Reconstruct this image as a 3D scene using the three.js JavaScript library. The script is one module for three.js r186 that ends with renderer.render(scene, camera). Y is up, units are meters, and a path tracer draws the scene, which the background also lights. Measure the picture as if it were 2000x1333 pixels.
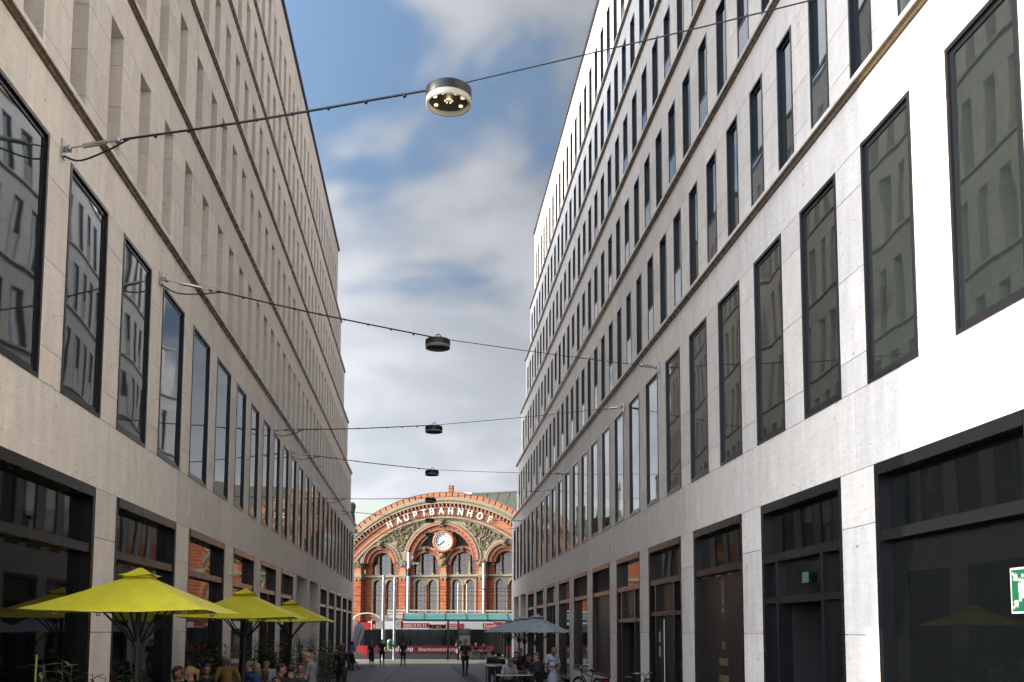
import * as THREE from 'three';
import { mergeGeometries } from 'three/addons/utils/BufferGeometryUtils.js';
import { FontLoader } from 'three/addons/loaders/FontLoader.js';
import { TextGeometry } from 'three/addons/geometries/TextGeometry.js';
import { ImprovedNoise } from 'three/addons/math/ImprovedNoise.js';

// ---------------------------------------------------------------- camera, sky, sun, exposure
const scene = new THREE.Scene();
const W = 2000, H = 1333, F = 1850, CX = 1000, CY = 1066.7, EYE = 2.15;
const camera = new THREE.PerspectiveCamera(2 * Math.atan(H / 2 / F) * 180 / Math.PI, W / H, 0.1, 3000);
const RAD = Math.PI / 180, YAW = 5.223 * RAD, PITCH = 5.133 * RAD, ROLL = 0.161 * RAD;
const FW = new THREE.Vector3(Math.sin(YAW) * Math.cos(PITCH), Math.sin(PITCH), -Math.cos(YAW) * Math.cos(PITCH));
const RT0 = new THREE.Vector3(Math.cos(YAW), 0, Math.sin(YAW));
const UP0 = new THREE.Vector3().crossVectors(RT0, FW);
const RT = RT0.clone().multiplyScalar(Math.cos(ROLL)).addScaledVector(UP0, Math.sin(ROLL));
const UP = UP0.clone().multiplyScalar(Math.cos(ROLL)).addScaledVector(RT0, -Math.sin(ROLL));
camera.position.set(0, EYE, 0);
camera.up.copy(UP);
camera.lookAt(camera.position.clone().add(FW));
camera.setViewOffset(W, H, 0, H / 2 - CY, W, H);

const EXPOSURE = 3.2;
const sunDir = new THREE.Vector3(-1, 0.37, 0.12).normalize();
const sun = new THREE.DirectionalLight(new THREE.Color(1, 0.87, 0.66), 2.0);
sun.position.copy(sunDir).multiplyScalar(150).add(new THREE.Vector3(0, 0, -50));
sun.target.position.set(0, 0, -50);
sun.castShadow = true;
sun.shadow.mapSize.set(4096, 4096);
Object.assign(sun.shadow.camera, { left: -130, right: 130, top: 110, bottom: -110, near: 1, far: 400 });
scene.add(sun, sun.target);

function mulberry(a) { return () => { a |= 0; a = a + 0x6D2B79F5 | 0; let t = Math.imul(a ^ a >>> 15, 1 | a); t = t + Math.imul(t ^ t >>> 7, 61 | t) ^ t; return ((t ^ t >>> 14) >>> 0) / 4294967296; }; }
const rnd = mulberry(7);
const noise = new ImprovedNoise();
function fbm(x, y, z, o) { let s = 0, a = 0.5; for (let i = 0; i < o; i++) { s += a * noise.noise(x, y, z); x *= 2.03; y *= 2.03; z *= 2.03; a *= 0.52; } return s; }
const smooth = (a, b, x) => { const t = Math.min(1, Math.max(0, (x - a) / (b - a))); return t * t * (3 - 2 * t); };
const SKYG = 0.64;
{
  const w = 1536, h = 768, d = new Float32Array(w * h * 4);
  for (let j = 0; j < h; j++) {
    const el = ((j + 0.5) / h - 0.5) * Math.PI, sy = Math.sin(el), cy = Math.cos(el);
    for (let i = 0; i < w; i++) {
      const az = ((i + 0.5) / w - 0.5) * 2 * Math.PI, x = Math.cos(az) * cy, z = Math.sin(az) * cy, y = sy;
      const k = (j * w + i) * 4;
      if (y < -0.02) { d[k] = 0.035; d[k + 1] = 0.036; d[k + 2] = 0.038; d[k + 3] = 1; continue; }
      const yy = Math.max(0, y), px = x / (yy + 0.22) * 1.35, pz = z / (yy + 0.22) * 1.35;
      const wx = fbm(px * 0.9 + 3, pz * 0.9, 9, 3) * 0.8, wz = fbm(px * 0.9, pz * 0.9 + 7, 4, 3) * 0.8;
      const n = fbm(px * 0.85 + wx + 5.3, pz * 0.85 + wz + 1.7, 2.5, 6), n2 = fbm(px * 2.1 + wx, pz * 2.1 + wz, 7.1, 5);
      const cov = smooth(-0.13, 0.11, (n + 0.62 * n2) * 1.1 + 0.14 + 0.32 * smooth(0.52, 0.16, yy) - 0.05 * smooth(0.42, 0.6, yy));
      const shade = 0.5 + 0.5 * smooth(-0.32, 0.34, n2 + 0.35 * fbm(px * 5 + wx, pz * 5 + wz, 1.3, 4) + 0.5 * fbm(px * 0.6, pz * 0.6, 3.3, 3));
      const hz = Math.exp(-yy * 4.5);
      const blue = [0.045 + 0.12 * hz, 0.08 + 0.12 * hz, 0.14 + 0.09 * hz];
      const lum = (0.082 + 0.12 * shade) * (0.86 + 0.6 * hz) + 0.085 * smooth(0.5, 0.1, yy);
      const cl = [lum * (0.91 + 0.07 * shade), lum * (1.0 + 0.01 * shade), lum * (1.16 - 0.08 * shade)];
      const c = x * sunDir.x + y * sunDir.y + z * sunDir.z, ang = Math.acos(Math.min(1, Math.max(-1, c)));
      const gl = 24 * Math.exp(-Math.pow(ang / 0.8, 2)), glow = [1 + gl, 1 + 0.985 * gl, 1 + 0.95 * gl];  // sun-side glow strengthened beyond the visible sky to brighten the shaded walls
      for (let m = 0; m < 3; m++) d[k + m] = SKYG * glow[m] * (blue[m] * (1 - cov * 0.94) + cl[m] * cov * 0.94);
      d[k + 3] = 1;
    }
  }
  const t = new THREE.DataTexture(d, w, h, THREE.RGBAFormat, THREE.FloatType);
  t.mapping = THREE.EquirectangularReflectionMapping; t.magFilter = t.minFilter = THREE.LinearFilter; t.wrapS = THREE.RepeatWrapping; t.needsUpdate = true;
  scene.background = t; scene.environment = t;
}

// ---------------------------------------------------------------- pixel rays, names, tags
function ray(px, py) { return FW.clone().addScaledVector(RT, (px - CX) / F).addScaledVector(UP, -(py - CY) / F); }
function at(px, py, depth) { const r = ray(px, py); return r.multiplyScalar(depth / -r.z).add(camera.position); }
function groundY(d) { return d < 42 ? 0 : d < 68 ? -0.28 * smooth(42, 68, d) : -0.28; }
function foot(px, py) { let d = 40; for (let i = 0; i < 30; i++) { const r = ray(px, py); d = (groundY(d) - EYE) / r.y * -r.z; } return at(px, py, d); }
const used = {};
function numbered(n) { const k = used[n] = (used[n] ?? -1) + 1; return k ? n + '_' + String(k).padStart(3, '0') : n; }
function tag(o, label, category, group) { o.userData = { ...o.userData, label, category }; if (group) o.userData.group = group; return o; }
function thing(name, label, category, pos = [0, 0, 0], turn = 0, group) {
  const o = new THREE.Group(); o.name = numbered(name); o.position.set(...pos); o.rotation.y = turn; scene.add(o); return tag(o, label, category, group);
}
function part(name, geo, mat, parent, kind) {
  const m = new THREE.Mesh(geo, mat); m.name = parent === scene ? numbered(name) : name; m.castShadow = m.receiveShadow = true; parent.add(m);
  if (kind) m.userData.kind = kind; return m;
}
function struct(name, geo, mat, kind = 'structure') { return part(name, geo, mat, scene, kind); }
const prep = g => { const q = g.index ? g.toNonIndexed() : g; for (const k of Object.keys(q.attributes)) if (!['position', 'normal', 'uv'].includes(k)) q.deleteAttribute(k); if (!q.attributes.uv) q.setAttribute('uv', new THREE.BufferAttribute(new Float32Array(q.attributes.position.count * 2), 2)); return q; };
const merge = gs => mergeGeometries(gs.map(prep));
const T = (g, x = 0, y = 0, z = 0) => g.translate(x, y, z);
function box(x0, x1, y0, y1, z0, z1) {   // axis box with uv in metres
  const g = new THREE.BoxGeometry(Math.abs(x1 - x0), Math.abs(y1 - y0), Math.abs(z1 - z0)).translate((x0 + x1) / 2, (y0 + y1) / 2, (z0 + z1) / 2);
  return uvm(g);
}
function uvm(g, s = 1, ou = 0, ov = 0) {  // planar uv in metres by dominant normal axis
  if (g.index) g = g.toNonIndexed();
  const p = g.attributes.position, n = g.attributes.normal, uv = new Float32Array(p.count * 2);
  for (let i = 0; i < p.count; i++) {
    const ax = Math.abs(n.getX(i)), ay = Math.abs(n.getY(i)), az = Math.abs(n.getZ(i));
    let u, v; if (ax >= ay && ax >= az) { u = p.getZ(i); v = p.getY(i); } else if (ay >= az) { u = p.getX(i); v = p.getZ(i); } else { u = p.getX(i); v = p.getY(i); }
    uv[2 * i] = u * s + ou; uv[2 * i + 1] = v * s + ov;
  }
  g.setAttribute('uv', new THREE.BufferAttribute(uv, 2)); return g;
}
function rod(a, b, r0, r1 = r0, seg = 8) {
  const A = new THREE.Vector3(...a), B = new THREE.Vector3(...b), L = A.distanceTo(B), g = new THREE.CylinderGeometry(r1, r0, L, seg);
  g.applyQuaternion(new THREE.Quaternion().setFromUnitVectors(new THREE.Vector3(0, 1, 0), B.clone().sub(A).normalize()));
  return g.translate((A.x + B.x) / 2, (A.y + B.y) / 2, (A.z + B.z) / 2);
}
function tube(pts, r, seg = 24, rs = 6) { return new THREE.TubeGeometry(new THREE.CatmullRomCurve3(pts.map(p => new THREE.Vector3(...p))), seg, r, rs); }

// ---------------------------------------------------------------- textures and materials
function tex(n, fn, m = 4, srgb = true) {   // n pixels a side for m metres, tiles
  const d = new Uint8Array(n * n * 4);
  for (let j = 0; j < n; j++) for (let i = 0; i < n; i++) { const c = fn(i / n, j / n), k = (j * n + i) * 4; d[k] = c[0] * 255; d[k + 1] = c[1] * 255; d[k + 2] = c[2] * 255; d[k + 3] = 255; }
  const t = new THREE.DataTexture(d, n, n); t.wrapS = t.wrapT = THREE.RepeatWrapping; t.magFilter = THREE.LinearFilter; t.minFilter = THREE.LinearMipmapLinearFilter; t.generateMipmaps = true;
  t.repeat.set(1 / m, 1 / m); if (srgb) t.colorSpace = THREE.SRGBColorSpace; t.needsUpdate = true; return t;
}
// tiling noise: 4D torus is dear, blend two copies instead
function tn(u, v, f, s, o = 4, ax = 1, ay = 1) {
  const q = (a, b) => fbm(a * f * ax + s, b * f * ay + s * 1.7, s, o), wu = smooth(0.8, 1, u), wv = smooth(0.8, 1, v);
  const A = q(u, v), B = wu ? q(u - 1, v) : A; const top = A * (1 - wu) + B * wu; if (!wv) return top;
  const C = q(u, v - 1), D = wu ? q(u - 1, v - 1) : C; return top * (1 - wv) + (C * (1 - wu) + D * wu) * wv;
}
const clamp = x => Math.min(1, Math.max(0, x));
const stoneTex = tex(1024, (u, v) => {
  const a = tn(u, v, 5, 1.3, 4), veins = tn(u, v, 9, 4.1, 4, 1, 7), fine = tn(u, v, 90, 8.2, 3), pit = tn(u, v, 42, 5.5, 3, 0.6, 1.6), streak = tn(u, v, 10, 12.2, 3, 2.2, 0.35);
  let l = 0.86 + 0.05 * a + 0.045 * veins + 0.05 * fine + 0.075 * streak; if (pit > 0.3) l -= (pit - 0.3) * 0.7;
  const w = 0.012 * a - 0.012 * streak; return [clamp(l + 0.012 + w), clamp(l - 0.022), clamp(l - 0.058 - w)];
}, 4);
const stoneBump = tex(512, (u, v) => { const f = 0.5 + 0.3 * tn(u, v, 60, 3.2, 4, 0.6, 1.4) + 0.3 * tn(u, v, 12, 9.2, 3); return [clamp(f), clamp(f), clamp(f)]; }, 4, false);
const brickTex = tex(1024, (u, v) => {      // banded hall brickwork, bands 0.43 m, courses and joints
  const y = v * 8.6, band = (y / 0.43) % 1, bd = smooth(0.0, 0.04, band) * (1 - smooth(0.2, 0.26, band));
  const course = Math.floor(y / 0.0717), bx = u * 8.6 / 0.25 + (course % 2) * 0.5, cell = Math.sin(Math.floor(bx) * 12.9 + course * 78.2) * 43758.5, rr = cell - Math.floor(cell);
  const joint = ((bx % 1) < 0.05 || ((y / 0.0717) % 1) < 0.14) ? 0.06 : 0, g = tn(u, v, 14, 2.2, 4) * 0.12 + tn(u, v, 120, 6.2, 2) * 0.05;
  const r = 0.6 + 0.11 * (rr - 0.5) + g - bd * 0.13 + joint * 0.4, gr = 0.335 + 0.09 * (rr - 0.5) + g - bd * 0.15 + joint, b = 0.2 + 0.06 * (rr - 0.5) + g * 0.8 - bd * 0.11 + joint;
  return [clamp(r), clamp(gr), clamp(b)];
}, 8.6);
const sandTex = tex(512, (u, v) => { const a = tn(u, v, 6, 3.3, 5), b = tn(u, v, 40, 1.2, 3), s = smooth(0.1, 0.45, tn(u, v, 9, 15.2, 4, 1.4, 0.5)); const l = 0.8 + 0.08 * a + 0.07 * b - 0.14 * s; return [clamp(l), clamp(l - 0.055), clamp(l - 0.17)]; }, 4);
const paveTex = tex(512, (u, v) => { const l = 0.225 + 0.06 * tn(u, v, 7, 2.1, 4) + 0.06 * tn(u, v, 70, 5.2, 3); return [clamp(l), clamp(l), clamp(l + 0.008)]; }, 3);
const rustTex = tex(256, (u, v) => { const l = 0.5 + 0.2 * tn(u, v, 9, 7.7, 4) + 0.1 * tn(u, v, 60, 2.2, 3); return [clamp(l), clamp(l), clamp(l)]; }, 2, false);
const C = (r, g, b) => new THREE.Color(r, g, b);
const std = (c, rough = 0.7, metal = 0, o = {}) => new THREE.MeshStandardMaterial({ color: Array.isArray(c) ? C(...c) : c, roughness: rough, metalness: metal, ...o });
const phy = (c, rough, o = {}) => new THREE.MeshPhysicalMaterial({ color: C(...c), roughness: rough, ...o });
const M = {
  stone: std([1, 1, 1], 0.82, 0, { map: stoneTex, bumpMap: stoneBump, bumpScale: 0.0015 }),
  stone2: std([0.95, 0.95, 0.96], 0.82, 0, { map: stoneTex, bumpMap: stoneBump, bumpScale: 0.0015 }),
  stone4: std([0.9, 0.9, 0.9], 0.82, 0, { map: stoneTex, bumpMap: stoneBump, bumpScale: 0.0015 }),
  stone3: std([1.0, 0.985, 0.96], 0.82, 0, { map: stoneTex, bumpMap: stoneBump, bumpScale: 0.0015 }),
  core: std([0.42, 0.38, 0.33], 0.9, 0, {}),
  frame: std([0.02, 0.021, 0.025], 0.45, 0.25, { roughnessMap: rustTex }),
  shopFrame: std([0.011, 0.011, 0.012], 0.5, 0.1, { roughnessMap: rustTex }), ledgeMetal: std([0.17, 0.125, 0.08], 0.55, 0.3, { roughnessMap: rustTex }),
  bronze: std([0.05, 0.042, 0.037], 0.45, 0.35, { roughnessMap: rustTex }),
  glass: phy([0.012, 0.02, 0.018], 0.02, { ior: 3.0 }),
  shopGlass: phy([0.004, 0.005, 0.005], 0.02, { ior: 1.34 }),
  guard: phy([0.045, 0.06, 0.065], 0.02, { ior: 2.25 }),
  coping: std([0.03, 0.031, 0.034], 0.4, 0.6),
  panel: std([0.018, 0.016, 0.014], 0.4, 0),
  black: std([0.012, 0.012, 0.013], 0.5, 0.1),
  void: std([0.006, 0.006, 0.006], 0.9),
  steel: std([0.5, 0.5, 0.5], 0.32, 1),
  galv: std([0.42, 0.43, 0.44], 0.45, 0.85, { roughnessMap: rustTex }),
  brick: std([1, 1, 1], 0.85, 0, { map: brickTex }),
  terracotta: std([0.33, 0.108, 0.042], 0.8, 0, { roughnessMap: rustTex }),
  terracottaPale: std([0.38, 0.15, 0.068], 0.8),
  sand: std([0.44, 0.43, 0.41], 0.85, 0, { map: sandTex }),
  sandDark: std([0.27, 0.24, 0.19], 0.85, 0, { map: sandTex }),
  slate: std([0.06, 0.063, 0.062], 0.7),
  leadGlass: phy([0.014, 0.016, 0.015], 0.08, { ior: 1.6 }),
  leadBar: std([0.33, 0.17, 0.075], 0.6),
  roof: std([0.075, 0.07, 0.05], 0.8, 0, { roughnessMap: rustTex }),
  roofPale: std([0.25, 0.28, 0.24], 0.7),
  white: std([0.78, 0.78, 0.77], 0.5), cream: std([0.6, 0.56, 0.46], 0.6),
  pave: std([1, 1, 1], 0.62, 0, { map: paveTex }), pave2: std([0.86, 0.86, 0.88], 0.6, 0, { map: paveTex }), paveDark: std([0.5, 0.5, 0.52], 0.75, 0, { map: paveTex }),
  platform: std([0.27, 0.25, 0.215], 0.85, 0, { roughnessMap: rustTex }), asphalt: std([0.06, 0.06, 0.06], 0.9),
};

// ---------------------------------------------------------------- ground
{
  const xs = [-400, -60, -12, -6, -3, 0, 3, 6, 12, 60, 400], ds = [-200, -40, 0, 20, 42, 46, 50, 54, 58, 62, 68, 90, 140, 300, 900], pos = [], idx = [];
  for (const d of ds) for (const x of xs) pos.push(x, groundY(d) - 0.02, -d);
  for (let j = 0; j + 1 < ds.length; j++) for (let i = 0; i + 1 < xs.length; i++) { const a = j * xs.length + i, b = a + 1, c = a + xs.length, e = c + 1; idx.push(a, b, c, b, e, c); }
  const g = new THREE.BufferGeometry(); g.setAttribute('position', new THREE.Float32BufferAttribute(pos, 3)); g.setIndex(idx); g.computeVertexNormals();
  struct('ground', uvm(g), M.pave2);
  const paving = new THREE.Group(); paving.name = 'street_paving'; paving.userData.kind = 'structure'; scene.add(paving);
  const slabMats = [M.pave, M.pave2];
  for (let r = 0; r < 12; r++) for (let c = 0; c < 8; c++) {
    const d0 = 34 + r * 2.9, x0 = -3.9 + c * 1.13 + (c > 4 ? 0.62 : 0), y = groundY(d0 + 1.45);
    const m = part('slab', box(x0 + 0.012, x0 + 1.118, -0.1, 0.004 + 0.004 * rnd(), -1.438, 1.438), slabMats[(rnd() * 2) | 0], paving);
    m.position.set(0, y, -d0 - 1.45); m.rotation.x = -Math.atan2(groundY(d0 + 2.9) - groundY(d0), 2.9) * -1;
  }
  const ribs = []; for (let r = 0; r < 12; r++) for (let k = 0; k < 7; k++) { const d0 = 34 + r * 2.9, y = groundY(d0 + 1.45); ribs.push(box(1.79 + k * 0.078, 1.83 + k * 0.078, y - 0.02, y + 0.012, -d0 - 2.88, -d0)); }
  part('tactile_rib', merge(ribs), M.pave, paving, 'stuff');
  const cob = []; for (let r = 0; r < 150; r++) for (let c = 0; c < 10; c++) { const d = 34 + r * 0.22, x = -5.1 + c * 0.12, y = groundY(d); cob.push(box(x + 0.005, x + 0.112, y - 0.03, y + 0.004 + 0.01 * rnd(), -d - 0.21, -d)); }
  part('cobble', merge(cob), M.pave2, paving, 'stuff');
  struct('tram_platform', uvm(box(-40, 60, -0.5, -0.07, -74.2, -71.6)), M.platform);
  part('platform_kerb', box(-40, 60, -0.5, -0.11, -71.6, -71.3), M.cream, scene.getObjectByName('tram_platform'));
  struct('track_bed', uvm(box(-60, 80, -0.6, -0.24, -84, -74.21)), M.paveDark);
  struct('station_forecourt', uvm(box(-90, 110, -0.6, -0.1, -175, -84.01)), M.pave2);
}

// ---------------------------------------------------------------- the two stone buildings
const K = 1.065, Y = y => EYE + K * y;               // heights are counted from eye level
const GT = 2.10, F1B = 3.15, F1T = 6.353, LEDGE = [7.2, 10.72, 14.2, 17.66, 21.1], WT = [9.92, 13.39, 16.89, 20.4, 24.5], ROOF = 26.05, FLOOR = -2.5;
function wavyPane(w, h, seed, amp = 0.0011) {
  const g = new THREE.PlaneGeometry(w, h, 4, 8), p = g.attributes.position, r = mulberry(seed), a = r() * 9, b = r() * 9, tilt = (r() - 0.5) * 0.006;
  for (let i = 0; i < p.count; i++) p.setZ(i, amp * (Math.sin(p.getX(i) * 3.1 + a) * 0.7 + Math.sin(p.getY(i) * 2.3 + b) + noise.noise(p.getX(i) * 2, p.getY(i) * 1.7, seed) * 1.2) + tilt * p.getX(i) * 0.5);
  g.computeVertexNormals(); return g;
}
function building(side, X0, name, label, setback, dEnd, deep = 14) {
  const root = thing(name, label, 'building');
  const bx = (d0, d1, y0, y1, e0, e1) => uvm(box(side * K * (X0 + e0), side * K * (X0 + e1), Y(y0), Y(y1), -K * d0, -K * d1), 1, Math.floor(d0 * 37) * 0.217 % 4, Math.floor(y0 * 91) * 0.131 % 4);
  const stones = [M.stone, M.stone2, M.stone3, M.stone, M.stone4], pick = () => stones[(rnd() * 5) | 0];
  const turn = side < 0 ? Math.PI / 2 : -Math.PI / 2;
  return { root, deep, bx, pick, turn, side, X0, setback, dEnd, place(o, d, y, e) { o.position.set(side * K * (X0 + e), Y(y), -K * d); } };
}
// frame set in local coords: x along the pane, y up, z outward; w,h are real metres
function frameGeo(w, h, face, depth, proud = 0.012, f2 = 0.03) {
  const b = []; const L = -w / 2, R = w / 2;
  b.push(box(L, L + face, 0, h, -depth, proud), box(R - face, R, 0, h, -depth, proud), box(L + face, R - face, h - face, h, -depth, proud), box(L + face, R - face, 0, face, -depth, proud));
  const sd = depth > 0.06 ? 0.05 : 0.035; b.push(box(L + face, L + face + f2, face, h - face, -depth, -depth + sd), box(R - face - f2, R - face, face, h - face, -depth, -depth + sd), box(L + face + f2, R - face - f2, h - face - f2, h - face, -depth, -depth + sd), box(L + face + f2, R - face - f2, face, face + f2, -depth, -depth + sd));
  return merge(b);
}
const paneCache = {};
function panes(w, h, n, amp) { const k = w.toFixed(2) + '_' + h.toFixed(2); return paneCache[k] ??= Array.from({ length: n }, (_, i) => wavyPane(w, h, i * 13 + w * 100, amp)); }
function addWindow(B, dc, y0, w, h, e, o) {      // o: face, depth, guard, mat
  const m = part('window', o.frameGeo, o.fmat, B.root); B.place(m, dc, y0, e); m.rotation.y = B.turn;
  const ps = panes(w - o.face * 2.6, h - o.face * 2.6, 7, o.amp), p = part('pane', ps[(rnd() * ps.length) | 0], o.mat ?? M.glass, m);
  p.position.set(0, h / 2, -o.depth + 0.02); p.rotation.y = (rnd() - 0.5) * 0.006; p.rotation.x = (rnd() - 0.5) * 0.004;
  if (o.guard) { const gp = panes(w - o.face * 2, o.guard, 4, 0.0007), q = part('guard_pane', gp[(rnd() * gp.length) | 0], M.guard, m); q.position.set(0, o.guard / 2 + o.face, 0.0); const cap = part('guard_rail', box(-w / 2 + o.face, w / 2 - o.face, o.guard + o.face, o.guard + o.face + 0.025, -0.02, 0.012), M.frame, m); }
  return m;
}
// stacked stone blocks of a pier; near ones are single parts
function pier(B, d0, d1, y0, y1, cuts, e0, e1, near, rest) {
  const ys = [y1, ...cuts.map(c => y1 - c).filter(y => y > y0 + 0.12), y0], gap = 0.005;
  rest.core.push(B.bx(d0 + 0.03, d1 - 0.03, y0, y1, e0 + 0.03, e1));
  for (let i = 0; i + 1 < ys.length; i++) {
    const g = B.bx(d0, d1, ys[i + 1] + gap, ys[i] - gap, e0, e1);
    if (near) part('stone_block', g, B.pick(), B.root); else rest.stone.push(g);
  }
}
function band(B, d0, d1, y0, y1, e0, e1, step, off, nearMax, rest) {
  rest.core.push(B.bx(d0, d1, y0 + 0.01, y1 - 0.01, e0 + 0.03, e1));
  let a = d0; const cuts = []; for (let d = off; d < d1; d += step) if (d > d0 + 0.2 && d < d1 - 0.2) cuts.push(d); cuts.push(d1);
  for (const c of cuts) { const g = B.bx(a + 0.004, c - 0.004, y0 + 0.004, y1 - 0.004, e0, e1 - 0.02); if (a < nearMax) part('stone_panel', g, B.pick(), B.root); else rest.stone.push(g); a = c; }
}
function ledge(B, y, e, d0, d1, step, off) {
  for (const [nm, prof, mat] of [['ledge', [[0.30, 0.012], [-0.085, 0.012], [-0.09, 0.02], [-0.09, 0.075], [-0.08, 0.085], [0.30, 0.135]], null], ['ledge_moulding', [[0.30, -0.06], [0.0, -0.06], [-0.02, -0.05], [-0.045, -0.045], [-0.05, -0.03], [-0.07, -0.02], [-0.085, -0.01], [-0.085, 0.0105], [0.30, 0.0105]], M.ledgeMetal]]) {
  const s = new THREE.Shape(); prof.forEach(([a, b], i) => s[i ? 'lineTo' : 'moveTo'](a, b));
  let a = d0; const cuts = []; for (let d = off; d < d1; d += step) if (d > d0 + 0.3) cuts.push(d); cuts.push(d1);
  for (const c of cuts) {
    const L = K * (c - a) - 0.008; let g = new THREE.ExtrudeGeometry(s, { depth: L, bevelEnabled: false });   // x: inward, y up, z along
    g.scale(K, K, 1); if (B.side < 0) { g.scale(-1, 1, 1); if (g.index) g = g.toNonIndexed(); const p = g.attributes.position; for (let i = 0; i < p.count; i += 3) { for (const k of ['position', 'uv', 'normal']) { const at_ = g.attributes[k], n = at_.itemSize; for (let m = 0; m < n; m++) { const t = at_.array[(i + 1) * n + m]; at_.array[(i + 1) * n + m] = at_.array[(i + 2) * n + m]; at_.array[(i + 2) * n + m] = t; } } } g.computeVertexNormals(); }
    g.translate(B.side * K * (B.X0 + e), Y(y), -K * c + 0.004);
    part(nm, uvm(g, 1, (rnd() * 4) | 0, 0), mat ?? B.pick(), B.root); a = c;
  } }
}
const LEFT = building(-1, 4.885, 'office_building', 'pale stone office block with deep stone window reveals behind the yellow parasols', 0.27, 65.38, 4.4);
const RIGHT = building(1, 5.61, 'office_building', 'pale stone office block with flush dark metal window frames behind the grey parasols', 0.265, 61.25);
{
  // ---- shared upper storeys
  const upper = (B, dStart, positions, deep) => {
    for (let s = 0; s < 5; s++) {
      const e = B.setback * (s + 1), yb = LEDGE[s] + 0.13, yt = WT[s], top = s < 4 ? LEDGE[s + 1] - 0.06 : ROOF, dE = B.dEnd - B.setback * (s + 1), rest = { stone: [], core: [] };
      const D0 = dStart(s), { list, w } = positions(s), h = K * (yt - yb);
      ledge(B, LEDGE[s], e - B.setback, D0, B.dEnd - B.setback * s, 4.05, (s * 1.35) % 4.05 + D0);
      band(B, D0, dE, yt, top, e, e + 0.5, 2.7, D0 + 0.4 + s * 0.5, s < 2 ? 42 : 55, rest);
      let prev = D0;
      const fo = deep ? { face: 0.05, depth: 0.06, fmat: M.frame, amp: 0.0012, f2: 0.03 } : { face: 0.045, depth: 0.085, fmat: M.frame, amp: 0.0012, f2: 0.075 };
      fo.frameGeo = frameGeo(K * w, h, fo.face, fo.depth, deep ? 0 : 0.012, fo.f2);
      list.forEach((dn, i) => {
        pier(B, prev, dn, yb, yt, [0.49, 1.21, 1.94, 2.67], e, e + 0.5, prev < (s < 2 ? 26 : 20), rest);
        addWindow(B, dn + w / 2, yb, K * w, h, deep ? e + 0.44 : e, { ...fo, guard: (!deep && i % 2 === (s % 2)) ? h * 0.44 : 0 });
        prev = dn + w;
      });
      pier(B, prev, dE, yb, yt, [0.49, 1.21, 1.94, 2.67], e, e + 0.5, false, rest);
      part('stone_block', merge(rest.stone), M.stone, B.root, 'stuff');
      part('wall_core', merge(rest.core), M.core, B.root);
    }
    // floors behind the panes, roof and coping
    const k = []; for (let s = 0; s < 5; s++) k.push(B.bx(dStart(s) + 0.35, B.dEnd - B.setback * (s + 1) - 0.3, LEDGE[s] - 0.05, s < 4 ? LEDGE[s + 1] - 0.06 : ROOF - 0.2, B.setback * (s + 1) + 0.49, B.deep));
    part('inner_block', merge(k), M.core, B.root);
    const ends = []; for (let s = 0; s < 5; s++) { const dE = B.dEnd - B.setback * (s + 1), t = s < 4 ? LEDGE[s + 1] - 0.06 : ROOF; ends.push(B.bx(dE - 0.3, dE - 0.002, LEDGE[s], t, B.setback * (s + 1) + 0.02, B.deep - 0.1), B.bx(dStart(s) + 0.002, dStart(s) + 0.3, LEDGE[s], t, B.setback * (s + 1) + 0.02, B.deep - 0.1)); }
    part('end_wall', merge(ends), M.stone, B.root);
    const e5 = B.setback * 5;
    part('coping', B.bx(dStart(4) - 0.05, B.dEnd - e5 + 0.08, ROOF, ROOF + 0.16, e5 - 0.1, e5 + 0.6), M.coping, B.root);
    part('roof_slab', B.bx(dStart(4), B.dEnd - e5, ROOF - 0.2, ROOF - 0.01, e5 + 0.5, B.deep), M.coping, B.root);
  };
  const L2 = [], L3 = []; for (let k = -4; k <= 5; k++) { L2.push(15.03 + 1.585 * k); L3.push(14.05 + 1.5 * (k + 1)); }
  const farL = []; for (let d = 24.30; d < 64.2; d += 1.345) farL.push(d);
  upper(LEFT, s => 10.0, s => ({ w: 0.62, list: s === 0 ? [...L2.filter(d => d > 10.3 && d < 23.4), ...farL] : s === 1 ? [...L3.filter(d => d > 10.3 && d < 23.5), ...farL] : [...L3.filter(d => d > 10.3 && d < 23.5), ...farL].filter(d => d < 65 - s * 0.27 - 1.3) }), true);
  const rl = []; for (let d = 8.83 - 1.35 * 5; d < 60; d += 1.35) rl.push(d);
  upper(RIGHT, s => 1, s => ({ w: 0.65, list: rl.filter(d => d < 61.25 - 0.265 * (s + 1) - 1.0 && d > 1.4) }), false);

  // ---- first floor
  const first = (B, D0, wins) => {
    const rest = { stone: [], core: [] }; let prev = D0; const h = K * (F1T - F1B), cache = {};
    for (const [a, b] of wins) {
      const w = K * (b - a), key = w.toFixed(2); cache[key] ??= frameGeo(w, h, 0.055, 0.055, 0.014, 0.07);
      pier(B, prev, a, F1B, F1T, [0.52, 1.61, 2.75], 0, 0.5, prev < 45, rest);
      addWindow(B, (a + b) / 2, F1B, w, h, 0, { face: 0.055, depth: 0.055, fmat: M.frame, frameGeo: cache[key], amp: 0.0016 }); prev = b;
    }
    pier(B, prev, B.dEnd, F1B, F1T, [0.52, 1.61, 2.75], 0, 0.5, false, rest);
    band(B, D0, B.dEnd, F1T, LEDGE[0] - 0.06, 0, 0.5, 4.05, D0 + 1.0, 60, rest);
    band(B, D0, B.dEnd, GT, F1B, 0, 0.5, 4.05, B.side > 0 ? 3.7 : 14.9 - 4.05 * 2, 60, rest);
    part('stone_block', merge(rest.stone), M.stone, B.root, 'stuff'); part('wall_core', merge(rest.core), M.core, B.root);
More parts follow.
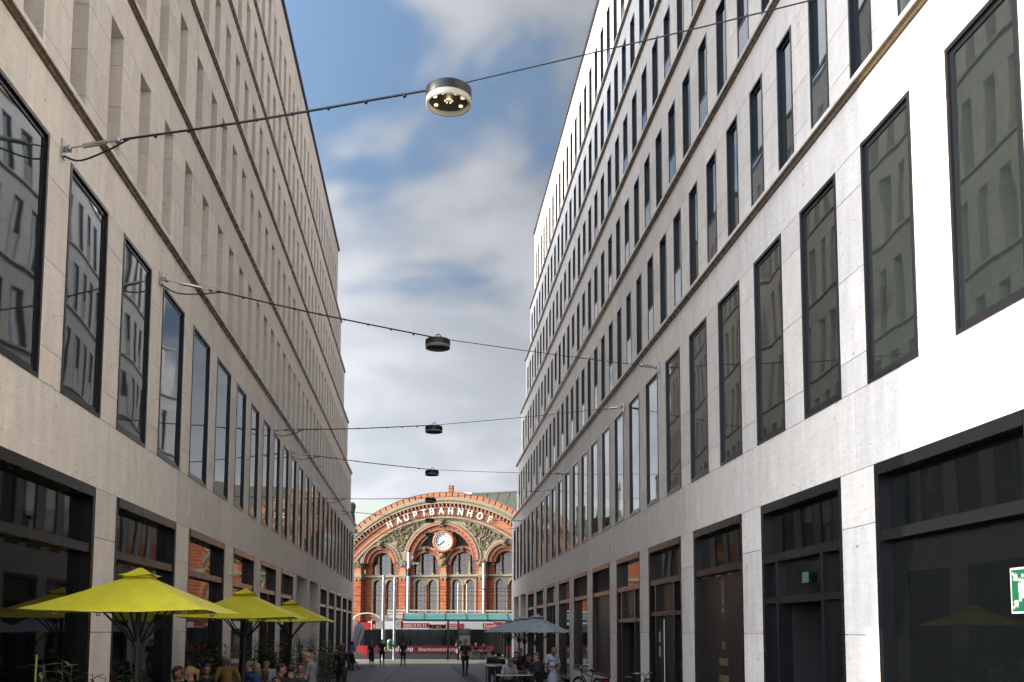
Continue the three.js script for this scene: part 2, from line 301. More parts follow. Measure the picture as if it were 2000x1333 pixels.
    part('inner_block', B.bx(D0 + 0.3, B.dEnd - 0.3, GT + 0.05, LEDGE[0] - 0.06, 0.45, B.deep), M.core, B.root);
    part('end_wall', merge([B.bx(B.dEnd - 0.3, B.dEnd - 0.002, GT, LEDGE[0] - 0.06, 0.02, B.deep - 0.1), B.bx(D0 + 0.002, D0 + 0.3, GT, LEDGE[0] - 0.06, 0.02, B.deep - 0.1)]), M.stone, B.root);
  };
  const lf = [[10.6, 12.16]]; for (let k = 0; k < 5; k++) lf.push([12.90 + 2.305 * k, 14.45 + 2.305 * k]); for (let k = 0; k < 20; k++) { const b = 25.70 + 2.017 * k; if (b < 65) lf.push([b - 1.24, b]); }
  first(LEFT, 10.42, lf);
  part('unseen_shadow_block', LEFT.bx(9.3, 10.4, 5.45, LEDGE[0] - 0.1, 0.002, 4.2), M.stone, LEFT.root);  // unseen block added to shape the shadow edge on the right facade
  const rf = []; for (let k = -4; k < 26; k++) rf.push([10.15 + 2.025 * (k - 1), 11.40 + 2.025 * (k - 1)]);
  first(RIGHT, 1, rf.filter(r => r[0] > 1.2));

  // ---- ground floor bays
  const bay = (B, a, b, kind, opt = {}) => {
    const w = K * (b - a), yb = opt.sill ?? FLOOR + 0.62, hT = K * (GT - yb), tr = 1.19;
    const loc = (dl, yy) => [K * (dl - (a + b) / 2), K * (yy - yb)];   // local x (mirrored on the left), y
    const mir = B.side > 0 ? 1 : -1;                                   // local +x is away from the eye on the right side
    const o = new THREE.Group(); o.name = kind === 'passage' ? 'passage' : 'shop_front'; B.root.add(o); B.place(o, (a + b) / 2, yb, 0); o.rotation.y = B.turn;
    const L = -w / 2, R = w / 2, TY = K * (tr - yb), fm = opt.fmat ?? M.shopFrame, depth = 0.16;
    if (kind === 'passage') {
      part('passage_lining', merge([box(L, L + 0.05, 0, hT, -3.6, -0.5), box(R - 0.05, R, 0, hT, -3.6, -0.5), box(L, R, 0, hT, -3.8, -3.6)]), M.stone, o); return;
    }
    const fr = [box(L, L + 0.11, 0, hT, -0.3, 0.0), box(R - 0.11, R, 0, hT, -0.3, 0.0), box(L + 0.11, R - 0.11, hT - 0.16, hT, -0.3, 0.012), box(L + 0.11, R - 0.11, 0, 0.10, -0.3, 0.0), box(L + 0.11, R - 0.11, TY - 0.07, TY + 0.07, -0.26, -0.02)];
    part('frame', merge(fr), fm, o);
    const pane = (x0, x1, y0, y1, m = M.shopGlass) => { const ps = panes(+(x1 - x0).toFixed(2), +(y1 - y0).toFixed(2), 2, 0.0016), p = part('pane', ps[(rnd() * 2) | 0], m, o); p.position.set((x0 + x1) / 2, (y0 + y1) / 2, -depth - 0.02); p.rotation.y = (rnd() - 0.5) * 0.006; return p; };
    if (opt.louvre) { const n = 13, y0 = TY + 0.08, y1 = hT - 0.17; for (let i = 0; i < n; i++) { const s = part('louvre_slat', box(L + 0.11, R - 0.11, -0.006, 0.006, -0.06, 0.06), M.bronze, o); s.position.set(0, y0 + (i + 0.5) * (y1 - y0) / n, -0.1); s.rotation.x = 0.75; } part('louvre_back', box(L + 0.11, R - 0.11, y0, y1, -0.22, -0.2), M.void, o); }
    else pane(L + 0.12, R - 0.12, TY + 0.07, hT - 0.16, opt.topMat);
    if (kind === 'glass') {
      if (opt.mullion) for (const f of opt.mullion) part('mullion', box(L + w * f - 0.04, L + w * f + 0.04, 0.1, TY - 0.07, -0.26, -0.03), fm, o);
      pane(L + 0.12, R - 0.12, 0.1, TY - 0.07);
    } else if (kind === 'panel') {
      const ph = TY - 0.07 - 0.1, p = part('advert_panel', new THREE.PlaneGeometry(w - 0.24, ph), opt.panelMat(w - 0.24, ph), o); p.position.set(0, 0.1 + ph / 2, -0.13);
      part('panel_back', box(L + 0.11, R - 0.11, 0.1, TY - 0.07, -0.2, -0.14), M.black, o);
      for (const [f0, f1] of [[0.08, 0.22], [0.38, 0.47], [0.62, 0.7], [0.86, 0.98]]) part('light_slot', box(L + w * f0, L + w * f1, TY - 0.12, TY - 0.1, -0.125, -0.12), M.galv, o);
    } else if (kind === 'door') {
      const m1 = L + w * 0.2, m2 = L + w * 0.76, dh = K * ((opt.head ?? 0.45) - yb);
      part('mullion', box(m1 - 0.05, m1 + 0.05, 0.1, TY - 0.07, -0.26, -0.02), fm, o); part('mullion', box(m2 - 0.05, m2 + 0.05, 0.1, TY - 0.07, -0.26, -0.02), fm, o);
      part('transom', merge([box(m1 + 0.05, m2 - 0.05, dh - 0.06, dh + 0.06, -0.26, -0.025), box(L + 0.11, m1 - 0.05, dh - 0.05, dh + 0.05, -0.26, -0.03), box(m2 + 0.05, R - 0.11, dh - 0.05, dh + 0.05, -0.26, -0.03)]), fm, o);
      pane(L + 0.12, m1 - 0.05, 0.1, dh - 0.05); pane(m2 + 0.05, R - 0.12, 0.1, dh - 0.05); pane(L + 0.12, m1 - 0.05, dh + 0.05, TY - 0.07); pane(m2 + 0.05, R - 0.12, dh + 0.05, TY - 0.07);
      if (opt.logo) { const q = part('logo_panel', new THREE.PlaneGeometry(m2 - m1 - 0.1, TY - dh - 0.13), opt.logo(m2 - m1 - 0.1, TY - dh - 0.13), o); q.position.set((m1 + m2) / 2, (dh + TY) / 2, -0.12); } else pane(m1 + 0.05, m2 - 0.05, dh + 0.06, TY - 0.07);
      if (opt.leaves) {
        const mid = (m1 + m2) / 2;
        for (const [x0, x1] of [[m1 + 0.05, mid - 0.01], [mid + 0.01, m2 - 0.05]]) { const lf_ = part('door_leaf', merge([box(x0, x1, 0.1, dh - 0.07, -0.2, -0.14), box(x0, x0 + 0.1, 0.1, dh - 0.07, -0.14, -0.12), box(x1 - 0.1, x1, 0.1, dh - 0.07, -0.14, -0.12), box(x0 + 0.1, x1 - 0.1, dh - 0.2, dh - 0.07, -0.14, -0.12)]), M.panel, o); const hx = x0 < mid - 0.05 ? x0 + 0.02 : x1 - 0.02; for (const [f0, f1] of [[0.70, 0.81], [0.55, 0.66], [0.16, 0.27]]) part('hinge', box(hx - 0.018, hx + 0.018, dh * f0, dh * f1, -0.12, -0.09), M.steel, lf_); }
        part('door_handle', rod([mid - 0.07, 0.2, -0.03], [mid - 0.07, dh - 0.15, -0.03], 0.022), M.steel, o);
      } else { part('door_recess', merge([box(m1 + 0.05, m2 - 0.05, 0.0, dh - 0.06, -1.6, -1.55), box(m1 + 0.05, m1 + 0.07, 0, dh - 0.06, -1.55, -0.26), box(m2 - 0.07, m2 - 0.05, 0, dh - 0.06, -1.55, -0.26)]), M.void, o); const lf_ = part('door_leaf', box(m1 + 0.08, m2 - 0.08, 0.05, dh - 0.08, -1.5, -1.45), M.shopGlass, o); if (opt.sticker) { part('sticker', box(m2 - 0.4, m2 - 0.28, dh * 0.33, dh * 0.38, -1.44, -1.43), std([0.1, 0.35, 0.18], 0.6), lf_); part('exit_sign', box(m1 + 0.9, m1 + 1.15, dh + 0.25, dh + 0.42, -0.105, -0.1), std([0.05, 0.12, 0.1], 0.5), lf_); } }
    }
    if ((opt.sill ?? -9) > FLOOR + 0.7) part('sill_wall', box(L, R, -1.4, 0.0, -0.3, -0.004), M.stone, o);
  };
  const canvasMat = (w, h, draw, o = {}) => { const s = 220, c = document.createElement('canvas'); c.width = Math.round(w * s); c.height = Math.round(h * s); const g = c.getContext('2d'); draw(g, c.width, c.height); const t = new THREE.CanvasTexture(c); t.colorSpace = THREE.SRGBColorSpace; return new THREE.MeshStandardMaterial({ map: t, roughness: 0.38, ...o }); };
  const logo = (g, cx, y, s, col) => { g.strokeStyle = col; g.lineWidth = s * 0.022; for (const q of [-1, 1]) for (const k of [0, 0.06]) { g.beginPath(); g.moveTo(cx + q * s * (0.10 + k * 0.2), y); g.lineTo(cx + q * s * (0.035 + k), y + s * 0.3); g.lineTo(cx + q * s * (0.03 + k * 1.6), y + s * 0.6); g.lineTo(cx + q * s * (0.04 + k * 0.6), y + s); g.stroke(); } };
  const gold = '#a18c4e';
  const advert = (w, h) => canvasMat(w, h, (g, W_, H_) => { g.fillStyle = '#211d1a'; g.fillRect(0, 0, W_, H_); logo(g, W_ / 2, H_ * 0.04, H_ * 0.17, gold); g.fillStyle = gold; g.textAlign = 'center'; g.font = 'bold ' + (H_ * 0.035 | 0) + 'px sans-serif'; g.fillText('CGB', W_ / 2, H_ * 0.26); g.font = (H_ * 0.012 | 0) + 'px sans-serif'; g.fillText('CITY GATE', W_ / 2, H_ * 0.28); g.fillText('BREMEN', W_ / 2, H_ * 0.296); g.font = (H_ * 0.062 | 0) + 'px sans-serif'; g.save(); g.translate(W_ / 2, 0); g.scale(0.72, 1); g.fillText('DER', 0, H_ * 0.50); g.fillText('PERFEKTE', 0, H_ * 0.61); g.fillText('STANDORT.', 0, H_ * 0.72); g.restore(); g.strokeStyle = '#2b2724'; g.lineWidth = 2; g.beginPath(); g.moveTo(0, H_ * 0.525); g.lineTo(W_, H_ * 0.525); g.stroke(); });
  const smallLogo = (w, h) => canvasMat(w, h, (g, W_, H_) => { g.fillStyle = '#1f1b18'; g.fillRect(0, 0, W_, H_); logo(g, W_ / 2, H_ * 0.08, H_ * 0.55, gold); g.fillStyle = gold; g.textAlign = 'center'; g.font = 'bold ' + (H_ * 0.14 | 0) + 'px sans-serif'; g.fillText('CGB', W_ / 2, H_ * 0.82); });
  const SILL = -1.43, ground = (B, D0, wins) => {
    const rest = { stone: [], core: [] }; let prev = D0;
    for (const [a, b, kind, opt] of wins) { pier(B, prev, a, FLOOR, GT, [0.73, 2.14, 3.5], 0, 0.5, prev < 45, rest); bay(B, a, b, kind, opt); prev = b; }
    pier(B, prev, B.dEnd, FLOOR, GT, [0.73, 2.14, 3.5], 0, 0.5, false, rest);
    part('stone_block', merge(rest.stone), M.stone, B.root, 'stuff'); part('wall_core', merge(rest.core), M.core, B.root);
    part('end_wall', merge([B.bx(B.dEnd - 0.3, B.dEnd - 0.002, FLOOR, GT, 0.02, B.deep - 0.1), B.bx(D0 + 0.002, D0 + 0.3, FLOOR, GT, 0.02, B.deep - 0.1)]), M.stone, B.root);
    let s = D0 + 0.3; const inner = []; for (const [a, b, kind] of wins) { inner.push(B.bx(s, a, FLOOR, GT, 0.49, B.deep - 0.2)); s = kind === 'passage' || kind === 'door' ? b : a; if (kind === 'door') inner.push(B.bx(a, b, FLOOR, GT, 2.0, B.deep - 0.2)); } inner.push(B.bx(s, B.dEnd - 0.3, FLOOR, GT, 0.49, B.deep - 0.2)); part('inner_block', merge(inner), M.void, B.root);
  };
  const rb = k => [8.23 + 4.05 * k, 11.33 + 4.05 * k];
  ground(RIGHT, 1, [[4.18, 7.28, 'glass', {}], [...rb(0), 'glass', {}], [...rb(1), 'door', { head: 0.5, sticker: 1 }], [...rb(2), 'panel', { panelMat: advert }], [...rb(3), 'door', { head: 0.42, leaves: 1, logo: smallLogo }], [...rb(4), 'door', { head: 0.3, logo: smallLogo, fmat: M.bronze }],
    [...rb(5), 'panel', { panelMat: advert, louvre: 1, sill: SILL, fmat: M.bronze }], [...rb(6), 'glass', { louvre: 1, sill: SILL, fmat: M.bronze }], [...rb(7), 'glass', { fmat: M.bronze }], [...rb(8), 'glass', { mullion: [0.25, 0.62], fmat: M.bronze }], [...rb(9), 'glass', { fmat: M.bronze }], [...rb(10), 'glass', { fmat: M.bronze }], [...rb(11), 'passage', {}], [...rb(12), 'passage', {}]]);
  const lg = [[10.76, 14.44, 'glass', {}], [15.37, 19.03, 'glass', {}], [20.01, 23.6, 'glass', {}]];
  for (let k = 0; k < 10; k++) { const b = 27.65 + 4.05 * k; lg.push([b - 3.08, b, k === 3 || k === 4 ? 'passage' : 'glass', k === 1 ? { mullion: [0.55], fmat: M.bronze } : { fmat: M.bronze }]); }
  ground(LEFT, 10.3, lg);
}

// ---------------------------------------------------------------- central station, its own frame: u right, v up from eye level, w toward the street
{
  const AL = 18 * RAD, st = thing('railway_station', 'red brick railway station hall with great round arch and clock', 'station');
  const o = at(861, 1100, 130); st.position.set(o.x, EYE, -130); st.rotation.y = -AL;
  const P = (n, g, m, p = st, k) => part(n, g, m, p, k);
  const U0 = 0.15, OC = [0.3, -1.2];
  const ringSeg = (cx, cy, r0, r1, a0, a1, w0, w1, seg = 40) => { const s = new THREE.Shape(); s.absarc(cx, cy, r1, a0, a1, false); s.absarc(cx, cy, r0, a1, a0, true); return uvm(new THREE.ExtrudeGeometry(s, { depth: w1 - w0, bevelEnabled: false, curveSegments: seg }).translate(0, 0, w0)); };
  const G0 = -2.5 - 0.2;
  // outer gable rings
  const a0 = 0.1, a1 = Math.PI - 0.1, [ox, oy] = OC;
  P('arch_moulding', ringSeg(ox, oy, 18.8, 19.56, a0, a1, -1, 0.35, 90), M.sand); P('arch_moulding', ringSeg(ox, oy, 18.62, 18.8, a0, a1, -1, 0.6, 90), M.sand); P('arch_moulding', ringSeg(ox, oy, 19.0, 19.12, a0, a1, 0.35, 0.5, 90), M.sandDark);
  P('corbel_back', ringSeg(ox, oy, 18.05, 18.62, a0, a1, -1, 0.05, 90), M.terracotta);
  P('letter_band', ringSeg(ox, oy, 17.2, 17.95, a0, a1, -1, 0.12, 90), M.terracottaPale); P('arch_moulding', ringSeg(ox, oy, 17.95, 18.05, a0, a1, -1, 0.35, 90), M.sand); P('arch_moulding', ringSeg(ox, oy, 17.12, 17.2, a0, a1, -1, 0.22, 90), M.terracotta);
  P('dentil_back', ringSeg(ox, oy, 16.85, 17.12, a0, a1, -1, -0.05, 90), M.slate); P('arch_moulding', ringSeg(ox, oy, 16.62, 16.85, a0, a1, -1, 0.25, 90), M.sand); P('arch_moulding', ringSeg(ox, oy, 16.42, 16.62, a0, a1, -1, 0.12, 90), M.sandDark);
  const polar = (m, r, a, w) => { m.position.set(ox + r * Math.cos(a), oy + r * Math.sin(a), w); m.rotation.z = a - Math.PI / 2; return m; };
  const pg = (() => { const s = new THREE.Shape(); s.moveTo(-0.36, -0.3); s.lineTo(0.36, -0.3); s.lineTo(0.36, 0.3); s.lineTo(-0.36, 0.3); const hole = new THREE.Path(); hole.absarc(0, 0, 0.14, 0, 7); s.holes.push(hole); return new THREE.ExtrudeGeometry(s, { depth: 0.4, bevelEnabled: true, bevelSize: 0.03, bevelThickness: 0.03, bevelSegments: 1, curveSegments: 8 }); })();
  P('parapet_back', ringSeg(ox, oy, 19.5, 20.1, a0, a1, -1, -0.2, 90), M.slate); P('parapet_cap', ringSeg(ox, oy, 20.14, 20.24, a0, a1, -1, 0.3, 90), M.sandDark);
  for (let i = -30; i <= 30; i++) { const a = Math.PI / 2 + i * 0.0452; polar(P('parapet_block', pg, i % 3 ? M.terracotta : M.terracottaPale), 19.83, a, -0.15); }
  const cg = merge([box(-0.15, 0.15, -0.32, 0.0, 0, 0.28), box(-0.1, 0.1, 0.0, 0.3, 0, 0.5), box(-0.19, 0.19, -0.38, -0.3, 0, 0.34)]);
  for (let i = -40; i <= 40; i++) polar(P('corbel', cg, M.terracotta), 18.33, Math.PI / 2 + i * 0.0305, 0.03);
  const dg = box(-0.1, 0.1, -0.13, 0.13, -0.05, 0.18); for (let i = -70; i <= 70; i++) polar(P('dentil', dg, M.terracotta), 16.98, Math.PI / 2 + i * 0.0178, -0.04);
  const font = await new FontLoader().loadAsync('fonts/droid/droid_sans_regular.typeface.json');
  const LET = [[762.7, 'H'], [780.7, 'A'], [796, 'U'], [813.9, 'P'], [830.7, 'T'], [846.5, 'B'], [864.7, 'A'], [883, 'H'], [902, 'N'], [920, 'H'], [939.6, 'O'], [959, 'F']];
  for (const [px, ch] of LET) {
    const a = Math.PI / 2 - Math.asin(((px - 866.5) / 13.62) / 17.6), g = new TextGeometry(ch, { font, size: 0.9, depth: 0.14, curveSegments: 8, bevelEnabled: true, bevelSize: 0.034, bevelThickness: 0.02, bevelSegments: 1 });
    g.computeBoundingBox(); const b = g.boundingBox; g.translate(-(b.min.x + b.max.x) / 2, -(b.min.y + b.max.y) / 2, 0); polar(P('letter', g, std([0.6, 0.6, 0.58], 0.5)), 17.58, a, 0.42);
  }
  // gable wall with the three arches
  const arches = [[-8.75, 9.35, 2.86], [U0, 9.55, 5.5], [9.05, 9.35, 2.86]];
  const wallS = new THREE.Shape(); wallS.absarc(ox, oy, 17.05, 0.64, Math.PI - 0.64, false); wallS.lineTo(-12.9, 8.95);
  for (const [cx, cy, r] of arches) { wallS.lineTo(cx - r, 8.95); wallS.absarc(cx, cy, r, Math.PI, 0, true); wallS.lineTo(cx + r, 8.95); } wallS.lineTo(13.2, 8.95);
  P('spandrel_wall', uvm(new THREE.ExtrudeGeometry(wallS, { depth: 0.9, bevelEnabled: false, curveSegments: 50 }).translate(0, 0, -1.0)), M.sand);
  const studG = new THREE.SphereGeometry(0.1, 6, 4);
  arches.forEach(([cx, cy, r], n) => {
    const k = n === 1 ? 1.25 : 1, g = (r0, r1, w0, w1, m, nm = 'arch_ring') => P(nm, ringSeg(cx, cy, r0, r1, 0, Math.PI, w0, w1, 40), m);
    g(r - 0.16, r + 0.12, -1, 0.12, M.sand); g(r - 0.3, r - 0.16, -1, 0.2, M.slate); g(r - 0.42 * k, r - 0.3, -1, 0.22, M.terracottaPale); g(r - 0.85 * k, r - 0.42 * k, -1.2, -0.25, M.terracotta); g(r - 0.95 * k, r - 0.85 * k, -1.2, -0.12, M.terracottaPale);
    if (n !== 1) g(r - 1.35, r - 0.95, -1.5, -0.7, M.terracotta);
    const c = n === 1 ? 22 : 15; for (let i = 0; i < c; i++) { const a = (i + 0.5) / c * Math.PI, s = P('stud', studG, M.sandDark); s.position.set(cx + (r - 0.64 * k) * Math.cos(a), cy + (r - 0.64 * k) * Math.sin(a), -0.22); }
    const key = P('keystone', merge([box(-0.3, 0.3, -0.5, 0.35, -0.3, 0.42), new THREE.SphereGeometry(0.3, 10, 8).translate(0, -0.05, 0.42), box(-0.42, 0.42, 0.3, 0.48, -0.2, 0.5)]), M.sandDark); key.position.set(cx, cy + r - 0.25, 0);
  });
  // relief figures in the two spandrels: lumpy carved groups
  for (const sgn of [-1, 1]) {
    const gs = [], r = mulberry(40 + sgn); const pt = [[5.2, 13.9], [5.9, 13.4], [6.5, 13.6], [5.0, 13.1], [5.6, 12.6], [6.2, 12.7], [7.0, 13.0], [7.7, 12.75], [5.7, 11.9], [5.35, 12.2], [6.6, 12.3], [4.6, 13.7], [8.2, 12.5], [5.8, 11.2], [4.2, 14.1], [3.7, 14.5]];
    for (const [u, v] of pt) for (let i = 0; i < 5; i++) { const a = r() * 3.14, L = 0.18 + r() * 0.34, x = U0 + sgn * (u + (r() - 0.5) * 0.7), y = v + (r() - 0.5) * 0.65, w = -0.06 + r() * 0.12; gs.push(new THREE.CapsuleGeometry(0.05 + r() * 0.08, L, 3, 7).rotateX((r() - 0.5) * 0.5).rotateZ(a).translate(x, y, w)); if (i === 0) gs.push(new THREE.SphereGeometry(0.13 + r() * 0.06, 8, 6).translate(x + 0.1, y + 0.25, 0.08)); }
    const head = new THREE.SphereGeometry(0.24, 10, 8).translate(U0 + sgn * 5.9, 14.0, 0.15), wheel = new THREE.TorusGeometry(0.62, 0.09, 6, 20).translate(U0 + sgn * 6.0, 11.7, 0.05); gs.push(head, wheel);
    P('relief', merge(gs), M.sandDark);
  }
  // tympanum, clock
  P('tympanum', ringSeg(U0 + 0.0, 9.55, 0.01, 4.4, 0, Math.PI, -2.4, -2.1, 40), M.slate);
  {
    const cxk = 0.32, cyk = 12.22, ck = P('clock', new THREE.TorusGeometry(1.36, 0.22, 10, 40).translate(cxk, cyk, -0.1), M.terracotta);
    P('clock_rim', new THREE.TorusGeometry(1.16, 0.07, 8, 40).translate(cxk, cyk, -0.02), std([0.55, 0.56, 0.58], 0.5), ck); P('clock_face', new THREE.CylinderGeometry(1.15, 1.15, 0.3, 40).rotateX(Math.PI / 2).translate(cxk, cyk, -0.3), std([0.48, 0.5, 0.47], 0.5), ck); P('clock_case', ringSeg(cxk, cyk, 0.5, 1.58, 0, Math.PI * 2 - 0.001, -1.1, -0.2, 40), M.terracottaPale, ck);
    for (let i = 0; i < 12; i++) { const m = P('hour_mark', box(-0.045, 0.045, 0.72, i % 3 ? 0.92 : 1.0, 0, 0.02), M.black, ck); m.position.set(cxk, cyk, -0.15); m.rotation.z = -i * Math.PI / 6; }
    for (const [a, l, w] of [[7.65 / 12 * 360, 0.62, 0.06], [39 / 60 * 360, 0.92, 0.045]]) { const m = P('clock_hand', box(-w, w, -0.15, l, 0, 0.03), M.black, ck); m.position.set(cxk, cyk, -0.12); m.rotation.z = -a * RAD; }
    for (const a of [45, 90, 135, 225, 315]) P('clock_ornament', new THREE.IcosahedronGeometry(0.2, 1).scale(1, 1, 0.6).translate(cxk + 1.62 * Math.cos(a * RAD), cyk + 1.62 * Math.sin(a * RAD), -0.1), M.sandDark, ck);
  }
  // bays: back wall with windows
  const WB = -1.55;
  const baysAt = [[-8.72, 2.9, 0.55], [U0 - 2.68, 2.62, 0], [U0 + 2.68, 2.62, 0], [9.02, 2.9, 0.55]];
  for (const [cx, half, dv] of baysAt) {
    const R = 1.78, sy = 9.0 + 0.0 * dv;
    const s = new THREE.Shape(); s.moveTo(cx - half, G0); s.lineTo(cx + half, G0); s.lineTo(cx + half, sy); s.absarc(cx, sy, half, 0, Math.PI, false); s.lineTo(cx - half, G0);
    const hole = new THREE.Path(); hole.moveTo(cx - R, 7.75); hole.lineTo(cx + R, 7.75); hole.lineTo(cx + R, sy); hole.absarc(cx, sy, R, 0, Math.PI, false); hole.lineTo(cx - R, 7.75); s.holes.push(hole);
    for (const q of [-1, 1]) { const c = cx + q * 0.95, h = new THREE.Path(); h.moveTo(c - 0.64, 2.1); h.lineTo(c + 0.64, 2.1); h.lineTo(c + 0.64, 6.4); h.absarc(c, 6.4, 0.64, 0, Math.PI, false); h.lineTo(c - 0.64, 2.1); s.holes.push(h); }
    P('bay_wall', uvm(new THREE.ExtrudeGeometry(s, { depth: 0.5, bevelEnabled: false, curveSegments: 24 }).translate(0, 0, WB - 0.5)), M.brick);
    P('arch_ring', ringSeg(cx, sy, R + 0.02, R + 0.42, 0, Math.PI, WB, WB + 0.35, 28), M.terracotta); P('arch_ring', ringSeg(cx, sy, R + 0.42, R + 0.55, 0, Math.PI, WB, WB + 0.55, 28), M.slate); if (half < 2.8) { P('arch_ring', ringSeg(cx, sy, R + 0.55, R + 0.86, 0, Math.PI, WB, WB + 0.75, 28), M.terracottaPale); const key = P('keystone', merge([box(-0.22, 0.22, -0.4, 0.3, -0.2, 0.3), new THREE.SphereGeometry(0.24, 8, 6).translate(0, 0, 0.3)]), M.sandDark); key.position.set(cx, sy + R + 0.45, WB + 0.7); }
    const up = P('arched_window', uvm(new THREE.ShapeGeometry((() => { const q = new THREE.Shape(); q.moveTo(cx - R, 7.7); q.lineTo(cx + R, 7.7); q.lineTo(cx + R, sy); q.absarc(cx, sy, R, 0, Math.PI, false); q.lineTo(cx - R, 7.7); return q; })(), 20).translate(0, 0, WB - 0.4)), M.leadGlass);
    for (const q of [-1, 1]) P('mullion_column', merge([rod([cx + q * 0.86, 7.7, WB], [cx + q * 0.86, 10.5, WB], 0.15, 0.15, 10), new THREE.SphereGeometry(0.23, 8, 6).translate(cx + q * 0.86, 8.35, WB), new THREE.SphereGeometry(0.22, 8, 6).translate(cx + q * 0.86, 9.95, WB), box(cx + q * 0.86 - 0.2, cx + q * 0.86 + 0.2, 7.7, 8.0, WB - 0.2, WB + 0.2)]), M.sand, up);
    const bars = []; for (const f of [-1.3, 0, 1.3]) bars.push(box(cx + f - 0.03, cx + f + 0.03, 7.7, f ? 10.1 : 10.7, WB - 0.4, WB - 0.36)); for (let y = 8.3; y < 10.5; y += 0.72) bars.push(box(cx - 1.6, cx + 1.6, y - 0.025, y + 0.025, WB - 0.4, WB - 0.365)); P('glazing_bar', merge(bars), M.leadBar, up);
    P('string_course', merge([box(cx - half, cx + half, 7.42, 7.6, WB, WB + 0.55), box(cx - half, cx + half, 7.6, 7.74, WB, WB + 0.35)]), M.sand);
    for (const q of [-1, 1]) {
      const c = cx + q * 0.95, ww = P('arched_window', uvm(new THREE.ShapeGeometry((() => { const k = new THREE.Shape(); k.moveTo(c - 0.64, 2.0); k.lineTo(c + 0.64, 2.0); k.lineTo(c + 0.64, 6.4); k.absarc(c, 6.4, 0.64, 0, Math.PI, false); k.lineTo(c - 0.64, 2.0); return k; })(), 16).translate(0, 0, WB - 0.4)), M.leadGlass);
      const b = [box(c - 0.03, c + 0.03, 2.1, 6.95, WB - 0.4, WB - 0.36)]; for (let y = 2.7; y < 6.8; y += 0.75) b.push(box(c - 0.62, c + 0.62, y - 0.025, y + 0.025, WB - 0.4, WB - 0.365)); P('glazing_bar', merge(b), M.leadBar, ww);
      P('window_surround', merge([ringSeg(c, 6.4, 0.64, 0.9, 0, Math.PI, WB, WB + 0.2, 18), box(c + q * 0.64, c + q * 0.88, 2.1, 6.4, WB, WB + 0.18), ...(q > 0 ? [] : [])]), M.sand, ww);
      P('window_sill', box(c - 0.85, c + 0.85, 1.85, 2.1, WB, WB + 0.35), M.sand, ww);
      P('sill_block', box(c - 0.75, c + 0.75, 1.1, 1.84, WB, WB + 0.22), q > 0 ? M.terracottaPale : M.terracotta, ww);
    }
    P('column', merge([rod([cx, 2.1, WB + 0.12], [cx, 6.1, WB + 0.12], 0.14, 0.13, 12), box(cx - 0.26, cx + 0.26, 1.85, 2.25, WB - 0.1, WB + 0.38), new THREE.SphereGeometry(0.26, 10, 6).scale(1, 0.7, 1).translate(cx, 6.2, WB + 0.12), box(cx - 0.28, cx + 0.28, 6.3, 6.45, WB - 0.1, WB + 0.38)]), M.sand);
    P('window_head', (() => { const q = new THREE.Shape(); q.moveTo(cx - 1.9, 6.45); q.lineTo(cx - 1.9, 7.42); q.lineTo(cx + 1.9, 7.42); q.lineTo(cx + 1.9, 6.45); for (const k of [1, -1]) q.absarc(cx + k * 0.95, 6.4, 0.9, 0, Math.PI, false); return uvm(new THREE.ExtrudeGeometry(q, { depth: 0.12, bevelEnabled: false, curveSegments: 16 }).translate(0, 0, WB)); })(), M.sand);
  }
  // piers in front
  for (const [a, b, f] of [[-12.75, -11.65, 0], [-6.0, -5.05, 0], [U0 - 0.42, U0 + 0.42, -0.75], [5.35, 6.3, 0], [12.0, 13.1, 0]]) {
    const pr = P('pier', box(a, b, G0, 7.2, WB - 0.3, f), M.brick);
    P('pier_capital', merge([box(a - 0.06, b + 0.06, 7.2, 7.42, WB, f + 0.1), box(a - 0.14, b + 0.14, 7.42, 7.62, WB, f + 0.22), box(a - 0.02, b + 0.02, 7.62, 8.0, WB, f + 0.08)]), M.sand, pr);
    P('pier_upper', box(a + 0.05, b - 0.05, 8.0, 8.75, WB, f), M.terracottaPale, pr); P('pier_abacus', box(a - 0.08, b + 0.08, 8.75, 8.95, WB, f + 0.12), M.sandDark, pr);
    const cpt = []; const r = mulberry(Math.round(a * 10 + 300)); for (let i = 0; i < 9; i++) cpt.push(new THREE.IcosahedronGeometry(0.2 + 0.08 * r(), 1).translate((a + b) / 2 + (r() - 0.5) * (b - a) * 0.9, 9.25 + (r() - 0.5) * 0.6, f + 0.05 * r())); cpt.push(box(a, b, 8.95, 9.7, WB, f - 0.05)); P('carved_capital', merge(cpt), M.sandDark, pr);
    for (const q of [-1, 1]) P('pier_bracket', merge([box((a + b) / 2 + q * 0.28 - 0.1, (a + b) / 2 + q * 0.28 + 0.1, 6.85, 7.2, f, f + 0.12)]), M.terracotta, pr);
  }
  // statue in the middle
  P('lion_statue', merge([new THREE.IcosahedronGeometry(0.5, 2).scale(0.9, 1.2, 0.7).translate(U0, 9.6, -0.55), new THREE.IcosahedronGeometry(0.42, 2).translate(U0 - 0.05, 10.35, -0.45), new THREE.IcosahedronGeometry(0.2, 1).translate(U0 - 0.35, 10.0, -0.25), new THREE.IcosahedronGeometry(0.2, 1).translate(U0 + 0.4, 9.8, -0.25)]), M.sandDark);
  // flanks: jambs beside the side arches, pylons, wings
  P('flank_wall', box(-16.5, -12.75, G0, 9.05, -1.6, -0.1), M.brick); P('flank_wall', box(13.1, 17, G0, 9.05, -1.6, -0.1), M.brick);
